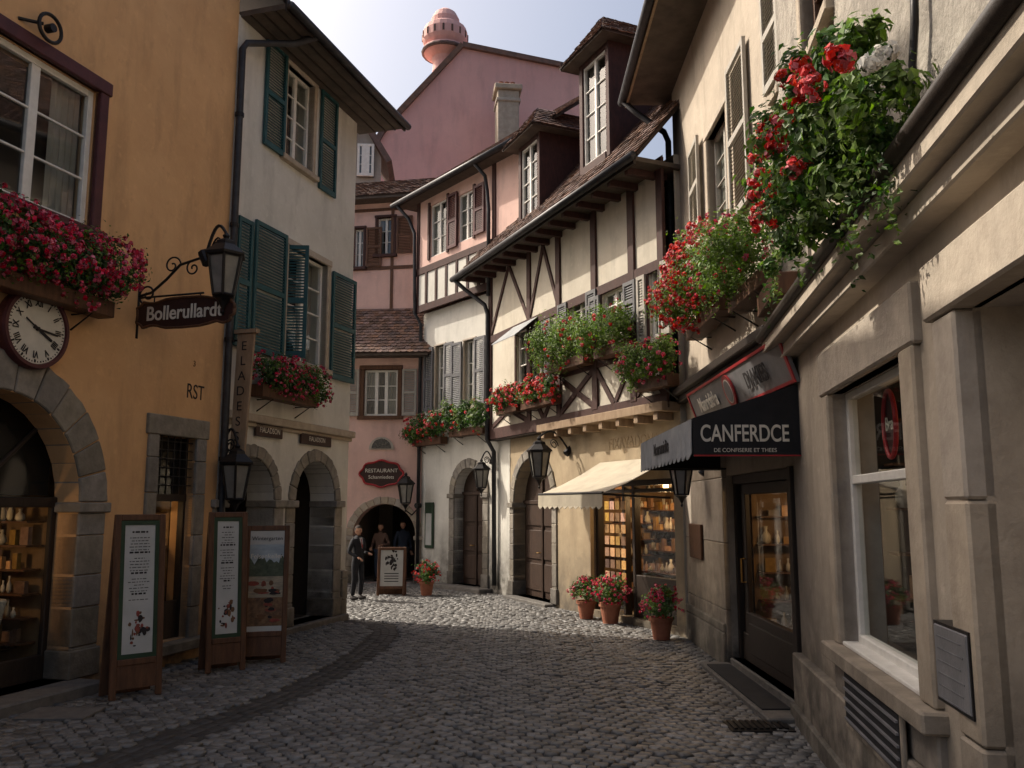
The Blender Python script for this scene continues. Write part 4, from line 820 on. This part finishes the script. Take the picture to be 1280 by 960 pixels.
for i in range(n_):
    A0=a+(b-a)*i/n_; B0=a+(b-a)*(i+1)/n_
    sg_=[zt+(zf_-zt)*t_-.05*math.sin(math.pi*t_) for t_ in (0,.33,.66,1)]; dd_=[.03+(pj-.03)*t_ for t_ in (0,.33,.66,1)]
    for k_ in range(3):
        p.hexa([W.P(A0,sg_[k_],dd_[k_]),W.P(B0,sg_[k_],dd_[k_]),W.P(B0,sg_[k_+1],dd_[k_+1]),W.P(A0,sg_[k_+1],dd_[k_+1]),W.P(A0,sg_[k_]-.012,dd_[k_]),W.P(B0,sg_[k_]-.012,dd_[k_]),W.P(B0,sg_[k_+1]-.012,dd_[k_+1]),W.P(A0,sg_[k_+1]-.012,dd_[k_+1])])
    m_=(A0+B0)/2; p.prism([W.P(A0,zf_,pj+.005),W.P(A0,zf_-vh*.8,pj+.01),W.P(m_,zf_-vh,pj+.02),W.P(B0,zf_-vh*.8,pj+.01),W.P(B0,zf_,pj+.005)],W.n*.01)
S.part('front_bar','iron').tube([W.P(a,zf_+.0,pj),W.P(b,zf_+.0,pj)],.025,8)
for u_ in (a+.05,b-.05): S.part('arm','iron').tube([W.P(u_,zt-.7,.02),W.P(u_,zf_-.02,pj)],.018,6)
fbox(J,681,732,394,464,d=.3,fl=('red',.16),seed=51,ls=.055,dens=1300,vl=.25,m='leafl',fs=.028)
fbox(J,738,784,386,446,d=.3,fl=('red',.14),seed=52,ls=.055,dens=1300,vl=.2,m='leafl',fs=.028)
fbox(J,788,838,430,488,d=.3,fl=('pinkf',.4),seed=53,ls=.055,dens=1300,vl=.2,m='leafl',fs=.028)
fbox(J,648,692,474,510,d=.3,fl=('red',.8),seed=54,ls=.06,dens=1100,vl=.2,fs=.034)
fbox(J,618,647,484,518,d=.3,fl=('red',.6),seed=55,ls=.06,dens=1100,vl=.2,fs=.034)
lantern(W.P(W.U(712,585),W.Z(695,578,.7),.7),1.5,wallpt=W.P(W.U(712,585),W.Z(695,560,.7),.02),name='wall_lantern')
# ================= GREY-SHUTTERED HOUSE (D) =================
O=Obj('grey_shuttered_house'); W=D; LD=W.L; zj=W.Z(575,378); JD=W.off(.2); zeD=W.Z(570,218,.6)
ad=W.rect(568,604,585,735); rd_=(ad[1]-ad[0])/2; ucd=(ad[0]+ad[1])/2; zsd=W.Z(586,585)-rd_
wd=[W.rect(545,556,432,512),W.rect(581,594,425,508)]
facade(O,W,[(-.2,-.2),(-.2,zj),(LD,zj),(LD,-.2)],[archpts(ucd,rd_,.1,zsd)]+[rh(x) for x in wd],'white',.3)
archway(O,W,ucd,rd_,.1,zsd,ring=.24,n=11,rdepth=.3,d=-.28)
for x in wd:
    window(O,W,x,'wpaint',mull=1,bars=2,fw=.04,sur='stonel',sw=.05); hw=(x[1]-x[0])*.95
    shutter(O,W,(x[0]-.07-hw,x[0]-.07,x[2],x[3]),'grey',.045); shutter(O,W,(x[1]+.07,x[1]+.07+hw,x[2],x[3]),'grey',.045)
wu=[JD.rect(538,559,252,318),JD.rect(573,592,240,300)]
zsp=JD.Z(570,322)
facade(O,JD,[(-1.6,zj),(-1.6,zeD+.2),(LD+.1,zeD+.2),(LD+.1,zj)],[rh(x) for x in wu],'pink',.2,name='upper_wall')
O.part('timber_infill','white').box(JD,-.1,LD+.08,zj+.05,zsp,-.02,.012)
body(O,W,-.2,LD,-.2,zeD+.2,6,'pink')
for x in wu:
    window(O,JD,x,'wpaint',mull=1,bars=2,fw=.045,d=-.08); q=O.part('window_casing','timber')
    q.box(JD,x[0]-.09,x[0],x[2]-.05,x[3]+.09,-.02,.04); q.box(JD,x[1],x[1]+.09,x[2]-.05,x[3]+.09,-.02,.042)
    shutter(O,JD,(x[0]-.55,x[0]-.1,x[2],x[3]),'maroon',.03); 
t=O.part('timber_frame','timber',bevel=.008)
for z_ in (zj+.1,zsp): t.beam(JD,(-.1,z_),(LD+.1,z_),.2,-.02,.04)
for i in range(8):
    u_=.05+i*LD/7; t.beam(JD,(min(u_,LD),zj+.18),(min(u_,LD),zsp),.11,-.02,.03)
t.beam(JD,(LD+.02,zsp),(LD+.02,zeD),.14,-.02,.03); t.beam(JD,(-.1,zsp),(-.1,zeD),.14,-.02,.03)
ev=.6; O.part('soffit','soffit').box(W,-1.8,LD+.7,zeD,zeD+.07,-.3,ev); O.part('fascia','dkwood').box(W,-1.8,LD+.72,zeD-.04,zeD+.14,ev,ev+.04)
gutter(O.part('gutter','pipe',smooth=True),[W.P(-1.8,zeD+.02,ev+.1),W.P(LD+.75,zeD+.02,ev+.1)],.075)
roof(O,W.P(-3.2,zeD+.13,ev),W.P(LD+.7,zeD+.13,ev),W.P(LD+.2,zeD+3.2,-3.4),W.P(-3.2,zeD+3.2,-3.4))
p=O.part('gutter_downpipe','pipe',smooth=True); p.tube([W.P(.15,zeD,ev+.1),W.P(.1,zeD-.3,ev*.6),W.P(.05,zeD-.7,.33),W.P(.02,zeD-1.2,.3),W.P(.02,zj-.2,.3)],.05,8)
p.tube([W.P(LD+.5,zeD,ev+.1),W.P(LD+.35,zeD-.4,ev*.6),W.P(LD+.1,zeD-.9,.3),W.P(LD+.05,zj,.28),W.P(LD,zj-.3,.1),W.P(LD,.3,.1)],.05,8)
O.part('step','darkstone',bevel=.02).box(W,ucd-rd_-.4,ucd+rd_+.5,-.05,.1,-.3,.4)
gsn=Obj('framed_notice'); rr=W.rect(533,543,628,685); gsn.part('frame','greenf',bevel=.008).box(W,*rr,.01,.06); gsn.part('notice','paper').box(W,rr[0]+.06,rr[1]-.06,rr[2]+.08,rr[3]-.3,.06,.064)
fbox(W,513,553,516,558,d=.3,fl=('red',.55),seed=61,ls=.07,dens=1100,vl=.2,fs=.034)
fbox(W,558,606,502,546,d=.3,fl=('red',.15),seed=62,ls=.07,dens=1100,vl=.2,fs=.034)
lantern(W.P(W.U(616,600),W.Z(612,598,.35),.35),1.3,wallpt=W.P(W.U(616,600),W.Z(612,575,.35),.02),name='wall_lantern')
# ================= PINK HOUSE E =================
O=Obj('pink_arched_house'); W=E
zt=W.Z(480,440); ae=W.rect(441,519,628,735); rE=(ae[1]-ae[0])/2; ucE=(ae[0]+ae[1])/2; zsE=W.Z(480,630)-rE
we=W.rect(455,497,462,520)
facade(O,W,[(0,-.2),(0,zt),(8.5,zt),(8.5,-.2)],[archpts(ucE,rE,.0,zsE),rh(we)],'pink',.4)
archway(O,W,ucE,rE,.0,zsE,ring=.2,door=None,n=15,rdepth=.4,pm='stonel')
room(O,W,ucE-rE-.2,ucE+rE+.2,.0,zsE+rE+.1,4,lit=0,front=-.41,goods=False,wm='greyw')
dd=O.part('inner_door','dkwood'); dd.box(W,ucE-.6,ucE+.6,0,2.2,-4.35,-4.3)
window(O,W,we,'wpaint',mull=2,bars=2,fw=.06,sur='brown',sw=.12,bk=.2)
shutter(O,W,(we[0]-.55,we[0]-.14,we[2],we[3]),'greyl',.03); shutter(O,W,(we[1]+.14,we[1]+.55,we[2],we[3]),'greyl',.03)
fw_=W.rect(464,490,547,562); uc_=(fw_[0]+fw_[1])/2; O.part('fanlight_rim','stonel').prism([W.P(uc_+.36*math.cos(math.pi*i/12),fw_[2]+.36*math.sin(math.pi*i/12),0) for i in range(13)],W.n*.03)
O.part('fanlight_glass','glass').prism([W.P(uc_+.28*math.cos(math.pi*i/12),fw_[2]+.03+.28*math.sin(math.pi*i/12),0.02) for i in range(13)],W.n*.02)
body(O,W,0,8.5,-.2,zt,5,'pink')
zpt=W.Z(490,385,-1.4)
roof(O,W.P(-.3,zt-.1,.5),W.P(8.7,zt-.1,.5),W.P(8.7,zpt,-1.5),W.P(-.3,zpt,-1.5)); O.part('soffit','soffit').box(W,-.2,8.6,zt-.18,zt-.12,-.1,.48)
E2=Wall(W.P(-.6,0,-1.4),W.P(7.5,0,-2.4)); zt2=E2.Z(480,250)
wq=[E2.rect(472,492,272,318),E2.rect(443,454,286,334)]
facade(O,E2,[(-.5,3),(-.5,zt2),(8,zt2),(8,3)],[rh(x) for x in wq],'pink',.2,name='upper_wall')
for x in wq: window(O,E2,x,'wpaint',mull=1,bars=2,fw=.05,sur='timber',sw=.08); shutter(O,E2,(x[0]-.62,x[0]-.12,x[2],x[3]),'brown',.03)
t=O.part('timber_frame','brown')
for z_ in (E2.Z(480,335),E2.Z(480,262)): t.beam(E2,(-.5,z_),(8,z_),.1,-.02,.02)
for u_ in (.6,1.9,3.4,4.6): t.beam(E2,(u_,zt2),(u_,5),.09,-.02,.022)
roof(O,E2.P(-1.4,zt2,.5),E2.P(8,zt2,.5),E2.P(8,zt2+1.5,-2.2),E2.P(-1.4,zt2+1.5,-2.2)); O.part('soffit','soffit').box(E2,-1,8,zt2-.1,zt2-.03,-.1,.48)
body(O,E2,-.5,8,3,zt2,3,'pink')
S=Obj('oval_sign'); rr=W.rect(450,503,576,608,.1); cu=(rr[0]+rr[1])/2; cz=(rr[2]+rr[3])/2; ax=(rr[1]-rr[0])/2; az=(rr[3]-rr[2])/2
ov=[(cu+ax*math.cos(t)*(1+.05*math.cos(8*t)),cz+az*math.sin(t)*(1+.06*math.cos(8*t))) for t in [2*math.pi*i/48 for i in range(48)]]
S.part('board','signdark').prism([W.P(a,b,.02) for a,b in ov],W.n*.06); S.part('rim','signred',smooth=True).tube([W.P(a,b,.08) for a,b in ov+[ov[0]]],.03,6)
text(S.e,'lettering','RESTAURANT',W.P(cu,cz+.08,.085),W.r,UP,.15,'letter',.002); text(S.e,'lettering','Schanniedets',W.P(cu,cz-.1,.085),W.r,UP,.14,'letter',.002)
lantern(W.P(W.U(511,620),W.Z(511,617,.5),.5),1.5,wallpt=W.P(W.U(524,635)+.02,W.Z(522,632,.1),.05),style='under',name='wall_lantern')
# ================= BACK BUILDINGS =================
O=Obj('salmon_gable_building'); Yb=34
Bk=Wall((6,Yb+1.5),(-14,Yb-1)); 
pts=[(445,300),(445,225),(478,165),(500,140),(578,57),(700,82),(760,100),(760,300)]
P2=[Bk.uv(*q) for q in pts]
facade(O,Bk,[(P2[0][0],3)]+P2[1:-1]+[(P2[-1][0],3)],[],'pinkd',.2)
cp=O.part('coping','tile'); 
for a,b in zip(P2[1:6],P2[2:7]): cp.beam(Bk,a,b,.22,-.5,.15)
bd_=O.part('roof_body','pinkd',recalc=False)
for a,b in zip(P2[1:6],P2[2:7]): bd_.quad(Bk.P(a[0],a[1],-.5),Bk.P(b[0],b[1],-.5),Bk.P(b[0],b[1],-8),Bk.P(a[0],a[1],-8))
T=Obj('turret'); u_,zb_=Bk.uv(557,85); k=(Bk.Z(557,10)-Bk.Z(557,80))/70; ctr=Bk.P(u_,zb_,-.8)
pr=[(13,-30),(13,0),(15,5),(14,16),(16,22),(24,27),(27,30),(26,34),(22,36),(25,40),(27,44),(27,54),(25,60),(19,64),(17,66),(17,72),(13,80),(8,84),(2,86)]
T.part('drum','pinkd').lathe(ctr,[(r_*k,h_*k) for r_,h_ in pr],20)
tr=T.part('drum_panels','tile')
for i in range(16):
    a=2*math.pi*i/16; c=ctr+Vector((math.cos(a)*26.6*k,math.sin(a)*26.6*k,49*k)); tr.lathe(c,[(k*1.3,-4*k),(k*1.3,4*k)],6)
T.part('cap','tile').lathe(ctr,[(27.3*k,28*k),(28.2*k,30*k),(27.3*k,32*k)],20)
Cq=Obj('chimney'); BkF=Bk.off(2)
r_=BkF.rect(622,649,112,180); p=Cq.part('stack','stonel',bevel=.03); p.box(BkF,r_[0],r_[1],r_[2]-2,r_[3],-1,0); p.box(BkF,r_[0]-.12,r_[1]+.12,r_[3],r_[3]+.22,-1.12,.12); p.box(BkF,r_[0]-.06,r_[1]+.06,r_[3]-.5,r_[3]-.35,-1.06,.06)
for i in range(3): Cq.part('pot','terra').lathe(BkF.P(r_[0]+.2+i*(r_[1]-r_[0]-.4)/2,r_[3]+.2,-.5),[(.1,0),(.08,.3),(.1,.35)],10)
O=Obj('grey_gabled_house'); Bm=Wall((0,30),(-14,29)); r_=Bm.rect(430,476,190,260)
facade(O,Bm,[(r_[0],3),(r_[0],r_[3]-.2),(r_[0]+(r_[1]-r_[0])*.55,r_[3]+1.2),(r_[1],r_[3]-.3),(r_[1],3)],[],'greyw',.2)
window(O,Bm,Bm.rect(447,468,182,222),'wpaint',d=.15,mull=2,bars=2,fw=.09)
cp=O.part('verge','tile'); cp.beam(Bm,(r_[0]-.3,r_[3]-.4),(r_[0]+(r_[1]-r_[0])*.55,r_[3]+1.3),.2,-3,.2); cp.beam(Bm,(r_[1]+.3,r_[3]-.5),(r_[0]+(r_[1]-r_[0])*.55,r_[3]+1.3),.2,-3,.22)
# ================= GROUND =================
def plane(name,m,x0,x1,y0,y1,z):
    me=bpy.data.meshes.new(name); me.from_pydata([(x0,y0,z),(x1,y0,z),(x1,y1,z),(x0,y1,z)],[],[(0,1,2,3)]); me.materials.append(M[m]); o=bpy.data.objects.new(name,me); bpy.context.collection.objects.link(o); return o
plane('ground','mortar',-400,400,-400,400,-.022)
poly=[L.P(-11,0,0),L.P(uB,0,0),L.P(uB,0,-9),L.P(uB,0,-9)+Vector((-1,6,0)),E.P(8.5,0,0),E.P(ucE+rE,0,0),E.P(ucE+rE,0,-4),E.P(ucE-rE,0,-4),E.P(ucE-rE,0,0),E.P(0,0,0),D.A,C1.A,C1.B,C2.P(14,0,0)]
def pip(x,y):
    ins=np.zeros(len(x),bool); n=len(poly)
    for i in range(n):
        a,b=poly[i],poly[(i+1)%n]
        c=((a.y>y)!=(b.y>y)); 
        if abs(b.y-a.y)<1e-9: continue
        xi=(b.x-a.x)*(y-a.y)/(b.y-a.y)+a.x; ins^=(c&(x<xi))
    return ins
gp=[G(*q) for q in ((20,1000),(120,960),(260,905),(350,872),(410,843),(455,815),(478,795),(480,785),(462,778),(432,774))]
gp2=[]
for i in range(len(gp)-1):
    p0,p1,p2,p3=gp[max(i-1,0)],gp[i],gp[i+1],gp[min(i+2,len(gp)-1)]
    for s_ in range(12):
        t=s_/12; gp2.append(.5*((2*p1)+(p2-p0)*t+(2*p0-5*p1+4*p2-p3)*t*t+(3*p1-p0-3*p2+p3)*t**3))
gp2.append(gp[-1]); gpa=np.array([(p.x,p.y) for p in gp2])
def setts(name,cx,cy,ang,sw,sl,m,zj=.005,top=0.0):
    n=len(cx); ca,sa=np.cos(ang),np.sin(ang); w=sw*rng.uniform(.86,1.0,n)/2; l=sl*rng.uniform(.86,1.0,n)/2
    zt=top+rng.normal(0,zj,n); tx=rng.normal(0,.03,n); ty=rng.normal(0,.03,n)
    vs=[]
    for k,(sc,dz) in enumerate(((1.0,-.035),(1.0,-.012),(.82,0))):
        for (a,b) in ((-1,-1),(1,-1),(1,1),(-1,1)):
            jx=rng.normal(0,.004,n); jy=rng.normal(0,.004,n)
            lx=a*w*sc+jx; ly=b*l*sc+jy
            vs.append(np.stack([cx+lx*ca-ly*sa,cy+lx*sa+ly*ca,zt+dz+(lx*tx+ly*ty)],1))
    V=np.stack(vs,1).reshape(-1,3)
    fl=[(8,9,10,11)]+[(k+4,(k+1)%4+4,(k+1)%4+8,k+8) for k in range(4)]+[(k,(k+1)%4,(k+1)%4+4,k+4) for k in range(4)]
    Fa=(np.array(fl)[None]+(np.arange(n)*12)[:,None,None]).reshape(-1,4)
    me=bpy.data.meshes.new(name); me.vertices.add(len(V)); me.vertices.foreach_set('co',V.ravel()); me.loops.add(Fa.size); me.loops.foreach_set('vertex_index',Fa.ravel().astype(np.int32))
    me.polygons.add(len(Fa)); me.polygons.foreach_set('loop_start',np.arange(0,Fa.size,4,dtype=np.int32)); me.update(calc_edges=True); me.validate(); me.materials.append(M[m])
    o=bpy.data.objects.new(name,me); bpy.context.collection.objects.link(o); return o
px_,py_=.135,.112
ii,jj=np.meshgrid(np.arange(-110,40),np.arange(15,250)); ii=ii.ravel(); jj=jj.ravel()
X=ii*px_+(jj%2)*px_*.5+rng.normal(0,.006,len(ii)); ph=X/1.9+.35
Y=jj*py_+.26*np.abs(np.sin(np.pi*ph))+.03*X+rng.normal(0,.006,len(ii)); sl=.26*np.pi/1.9*np.cos(np.pi*ph)*np.sign(np.sin(np.pi*ph))
k=pip(X,Y)&(Y>1.5)
dm=np.full(len(X),9.); 
for a in range(0,len(gpa)-1):
    p,q=gpa[a],gpa[a+1]; d=q-p; t=np.clip(((X-p[0])*d[0]+(Y-p[1])*d[1])/(d@d+1e-12),0,1); dm=np.minimum(dm,np.hypot(X-p[0]-t*d[0],Y-p[1]-t*d[1]))
k&=dm>.26
setts('cobblestone_street',X[k],Y[k],np.arctan(sl[k])*.8,px_*.97,py_*.97,'sett')
cx=[];cy=[];an=[]
seg=np.hypot(*(gpa[1:]-gpa[:-1]).T); cum=np.concatenate([[0],np.cumsum(seg)])
for r_ in range(3):
    s_=(.1 if r_%2 else 0)
    while s_<cum[-1]:
        i=min(np.searchsorted(cum,s_,side='right')-1,len(seg)-1); t=(s_-cum[i])/max(seg[i],1e-9); p=gpa[i]*(1-t)+gpa[i+1]*t; d=(gpa[i+1]-gpa[i])/max(seg[i],1e-9); nn=np.array([-d[1],d[0]]); p=p+nn*(r_-1)*.135
        cx.append(p[0]);cy.append(p[1]);an.append(math.atan2(d[1],d[0])); s_+=.2
setts('drain_channel',np.array(cx),np.array(cy),np.array(an),.195,.13,'gutter',.003,-.014)
dc=Obj('drain_grate'); c=G(948,908); p=dc.part('grate','iron')
for i in range(9): p.hexa([c+Vector((i*.06-.27+a,b,z)) for z in (.012,.026) for a,b in ((0,-.16),(.035,-.16),(.035,.16),(0,.16))])
p.hexa([c+Vector((a,b,z)) for z in (-.01,.008) for a,b in ((-.3,-.2),(.3,-.2),(.3,.2),(-.3,.2))])
dc=Obj('manhole_cover'); c=G(75,893); p=dc.part('cover','darkstone',bevel=.005); p.hexa([c+Vector((a,b,z)) for z in (-.01,.02) for a,b in ((-.35,-.25),(.35,-.25),(.35,.25),(-.35,.25))])
# ================= POTTED PLANTS =================
def pot(px,py,s,fl,seed,name='potted_flowers'):
    O=Obj(name); c=G(px,py); r_=.16*s; h=.3*s
    O.part('pot','terra',smooth=False).lathe(c,[(r_*.7,0),(r_*.95,h*.82),(r_*1.08,h*.83),(r_*1.08,h),(r_*.92,h),(r_*.9,h*.85)],20)
    foliage(O,'plant',[(tuple(c+UP*(h+.16*s)),(.27*s,.27*s,.19*s)),(tuple(c+UP*(h+.3*s)+Vector((.05,0,0))),(.18*s,.18*s,.14*s))],ls=.05,dens=1300,flowers=(fl,1.1),fs=.022,vines=8,vl=.2,seed=seed)
pot(733,773,1.1,'pinkf',71); pot(763,779,1.2,'pinkf',72); pot(827,799,1.15,'pinkf',73); pot(533,744,1.1,'red',74)
board(470,508,684,752,0,'sandwich_board_sign','brown','paper',-.1,kind='a')
# ================= PEOPLE =================
def person(name,loc,yaw,ht=1.7,top='suit',leg='suit',hair='hair',arms='bent',shirt=True,long=False):
    O=Obj(name); s=ht/1.75
    J_={'pel':(0,0,.95),'wst':(0,-.01,1.08),'chs':(0,0,1.28),'nkb':(0,.01,1.44),'nk':(0,.0,1.52),
       'shl':(-.17,.01,1.40),'shr':(.17,.01,1.40),
       'hpl':(-.09,0,.90),'hpr':(.09,0,.90),'knl':(-.11,-.02,.50),'knr':(.11,-.03,.50),'anl':(-.12,.03,.10),'anr':(.13,.02,.10)}
    if arms=='bent':
        J_.update(ell=(-.27,.03,1.13),wrl=(-.20,-.2,1.02),elr=(.27,.05,1.12),wrr=(.16,-.2,1.10))
    else: J_.update(ell=(-.25,.04,1.12),wrl=(-.27,-.03,.88),elr=(.25,.04,1.12),wrr=(.27,-.02,.88))
    rad={'pel':(.15,.11),'wst':(.14,.10),'chs':(.165,.115),'nkb':(.09,.075),'nk':(.055,.055),'shl':(.075,.07),'shr':(.075,.07),'ell':(.05,.05),'elr':(.05,.05),'wrl':(.036,.036),'wrr':(.036,.036),
       'hpl':(.10,.10),'hpr':(.10,.10),'knl':(.07,.075),'knr':(.07,.075),'anl':(.052,.055),'anr':(.052,.055)}
    ed=[('pel','wst'),('wst','chs'),('chs','nkb'),('nkb','nk'),('chs','shl'),('chs','shr'),('shl','ell'),('ell','wrl'),('shr','elr'),('elr','wrr'),('pel','hpl'),('pel','hpr'),('hpl','knl'),('knl','anl'),('hpr','knr'),('knr','anr')]
    Rm=Matrix.Rotation(yaw,4,'Z'); Mw=Matrix.Translation(loc)@Rm@Matrix.Scale(s,4)
    def skin(nm,keys,edges,m,sub=2,rr=None,pos=None):
        pos=pos or J_; rr=rr or rad; me=bpy.data.meshes.new(nm); me.from_pydata([pos[k] for k in keys],[(keys.index(a),keys.index(b)) for a,b in edges],[])
        o=bpy.data.objects.new(nm,me); bpy.context.collection.objects.link(o); sk=o.modifiers.new('s','SKIN'); sk.use_smooth_shade=True
        for i,k in enumerate(keys): me.skin_vertices[0].data[i].radius=rr[k]; me.skin_vertices[0].data[i].use_root=(i==0)
        ss=o.modifiers.new('ss','SUBSURF'); ss.levels=sub; ss.render_levels=sub; o.matrix_world=Mw; o.parent=O.e
        me.materials.append(M[m]); return o
    skin('clothed_body',list(J_.keys()),ed,top)
    if leg!=top:
        ks=['pel','hpl','hpr','knl','knr','anl','anr']; rr={k:(rad[k][0]*1.06,rad[k][1]*1.06) for k in ks}
        skin('trousers',ks,[('pel','hpl'),('pel','hpr'),('hpl','knl'),('knl','anl'),('hpr','knr'),('knr','anr')],leg,rr=rr)
    hd=bmesh.new(); bmesh.ops.create_uvsphere(hd,u_segments=28,v_segments=20,radius=1)
    for v in hd.verts:
        x,y,z=v.co; w_=1-.22*max(0,-z)**1.3; X_=x*.076*w_; Y_=y*.095*(1-.1*max(0,-z)); Z_=z*.118
        if y<0 and abs(x)<.22 and -.35<z<.12: Y_-=.022*(1-abs(x)/.22)*(1-abs(z+.15)/.3 if abs(z+.15)<.3 else 0)
        if y<0 and .02<z<.2 and .2<abs(x)<.55: Y_+=.009
        if y<0 and -.95<z<-.65: Y_-=.01
        v.co=(X_,Y_,Z_)
    def meshobj(bm,nm,m,loc_=(0,0,1.635)):
        me=bpy.data.meshes.new(nm); bm.to_mesh(me); bm.free(); me.materials.append(M[m])
        for p in me.polygons: p.use_smooth=True
        o=bpy.data.objects.new(nm,me); bpy.context.collection.objects.link(o); o.matrix_world=Mw@Matrix.Translation(loc_); o.parent=O.e; return o
    meshobj(hd,'head','skin')
    hr=bmesh.new(); bmesh.ops.create_uvsphere(hr,u_segments=24,v_segments=18,radius=1)
    for v in list(hr.verts):
        x,y,z=v.co
        if (y<-.2 and z<.45) or z<(-.9 if long else -.25) : hr.verts.remove(v)
    for v in hr.verts:
        x,y,z=v.co; v.co=(x*.084,y*.104+.006,z*.127+.004)
    meshobj(hr,'hair',hair)
    for nm,m,lst in (('ears','skin',[(-.077,0,-.005,.012,.02,.03),(.077,0,-.005,.012,.02,.03)]),('eyes','ink',[(-.03,-.083,.008,.01,.007,.006),(.03,-.083,.008,.01,.007,.006)]),('mouth','signred',[(0,-.086,-.055,.022,.007,.005)])):
        b=bmesh.new()
        for (x,y,z,a,c,d_) in lst: bmesh.ops.create_uvsphere(b,u_segments=10,v_segments=8,radius=1,matrix=Matrix.Translation((x,y,z))@Matrix.Diagonal((a,c,d_,1)))
        meshobj(b,nm,m)
    for sd,wr,el in ((-1,'wrl','ell'),(1,'wrr','elr')):
        w0=Vector(J_[wr]); d=(w0-Vector(J_[el])).normalized(); sx=d.cross(Vector((0,1,0) if abs(d.y)<.8 else (0,0,1))).normalized(); nn=d.cross(sx)
        pos={'w':tuple(w0)}; rr={'w':(.026,.02)}; e=[]; keys=['w','p']; pos['p']=tuple(w0+d*.06); rr['p']=(.036,.018); e.append(('w','p'))
        for i,(o_,l_) in enumerate(((-.03,.07),(-.01,.08),(.01,.075),(.03,.06))):
            a,b_,c=f'f{i}a',f'f{i}b',f'f{i}c'; pos[a]=tuple(w0+d*.09+sx*o_); pos[b_]=tuple(w0+d*(.09+l_*.55)+sx*o_*1.1+nn*.01); pos[c]=tuple(w0+d*(.09+l_*.85)+sx*o_*1.1+nn*.035)
            for q in (a,b_,c): rr[q]=(.0095,.0095)
            keys+=[a,b_,c]; e+=[('p',a),(a,b_),(b_,c)]
        pos['ta']=tuple(w0+d*.03-sx*.035*sd); pos['tb']=tuple(w0+d*.075-sx*.055*sd+nn*.02); rr['ta']=(.012,.012); rr['tb']=(.01,.01); keys+=['ta','tb']; e+=[('w','ta'),('ta','tb')]
        skin('hand',keys,e,'skin',1,rr,pos)
    for x,a in ((-1,'anl'),(1,'anr')):
        b=bmesh.new(); bmesh.ops.create_uvsphere(b,u_segments=16,v_segments=10,radius=1)
        for v in b.verts:
            q=v.co.copy(); v.co=(q.x*.048,q.y*.135-.06,max(-.05,q.z*.06*(1.0 if q.y>0 else .8)))
        meshobj(b,'shoe','ink',(J_[a][0],J_[a][1],.052))
    if shirt:
        b=bmesh.new(); vs=[b.verts.new(q) for q in ((-.05,-.085,1.47),(.05,-.085,1.47),(.035,-.128,1.34),(0,-.135,1.2),(-.035,-.128,1.34))]; b.faces.new(vs); meshobj(b,'shirt_front','shirt',(0,0,0)); 
        b=bmesh.new(); vs=[b.verts.new(q) for q in ((-.012,-.098,1.45),(.012,-.098,1.45),(.02,-.142,1.26),(0,-.145,1.21),(-.02,-.142,1.26))]; b.faces.new(vs); meshobj(b,'tie','signred',(0,0,0))
    return O
person('man_in_suit',G(446,750),.95,1.66,'suit','suit',arms='bent')
person('standing_woman',E.P(E.U(475,700,-.6),0,-.6),-.3,1.62,'coat','coat2',arms='bent',shirt=False,long=True)
person('standing_man',E.P(E.U(503,700,-.9),0,-.9),.5,1.68,'coat2','suit',arms='down',shirt=False)
for p in ALL: p.done()
# ================= LIGHT =================
el=math.radians(44); azx,azy=-.90,.43
sd=Vector((azx,azy,0)).normalized()*math.cos(el)+UP*math.sin(el)
sun=bpy.data.lights.new('sun','SUN'); sun.energy=5; sun.angle=math.radians(.5); sun.color=(1,.91,.78)
so=bpy.data.objects.new('sun',sun); bpy.context.collection.objects.link(so); so.rotation_euler=(-sd).to_track_quat('-Z','Y').to_euler()
w=bpy.data.worlds.new('World'); bpy.context.scene.world=w; w.use_nodes=True; nt=w.node_tree; bg=nt.nodes['Background']; sk=nt.nodes.new('ShaderNodeTexSky'); sk.sky_type='NISHITA'; sk.sun_disc=False
sk.sun_elevation=el; sk.sun_rotation=math.atan2(azx,azy)%(2*math.pi); sk.dust_density=9; sk.air_density=1; sk.ozone_density=.8
nt.links.new(sk.outputs[0],bg.inputs[0]); bg.inputs[1].default_value=.2
cam=bpy.data.cameras.new('camera'); co=bpy.data.objects.new('camera',cam); bpy.context.collection.objects.link(co)
cam.sensor_width=36; cam.lens=F/1280*36; cam.clip_end=1000; cam.clip_start=.05; co.location=(0,0,CAMH); co.rotation_euler=(math.pi/2+TH,0,0)
sc=bpy.context.scene; sc.camera=co; sc.view_settings.view_transform='Standard'; sc.view_settings.look='None'; sc.view_settings.exposure=0
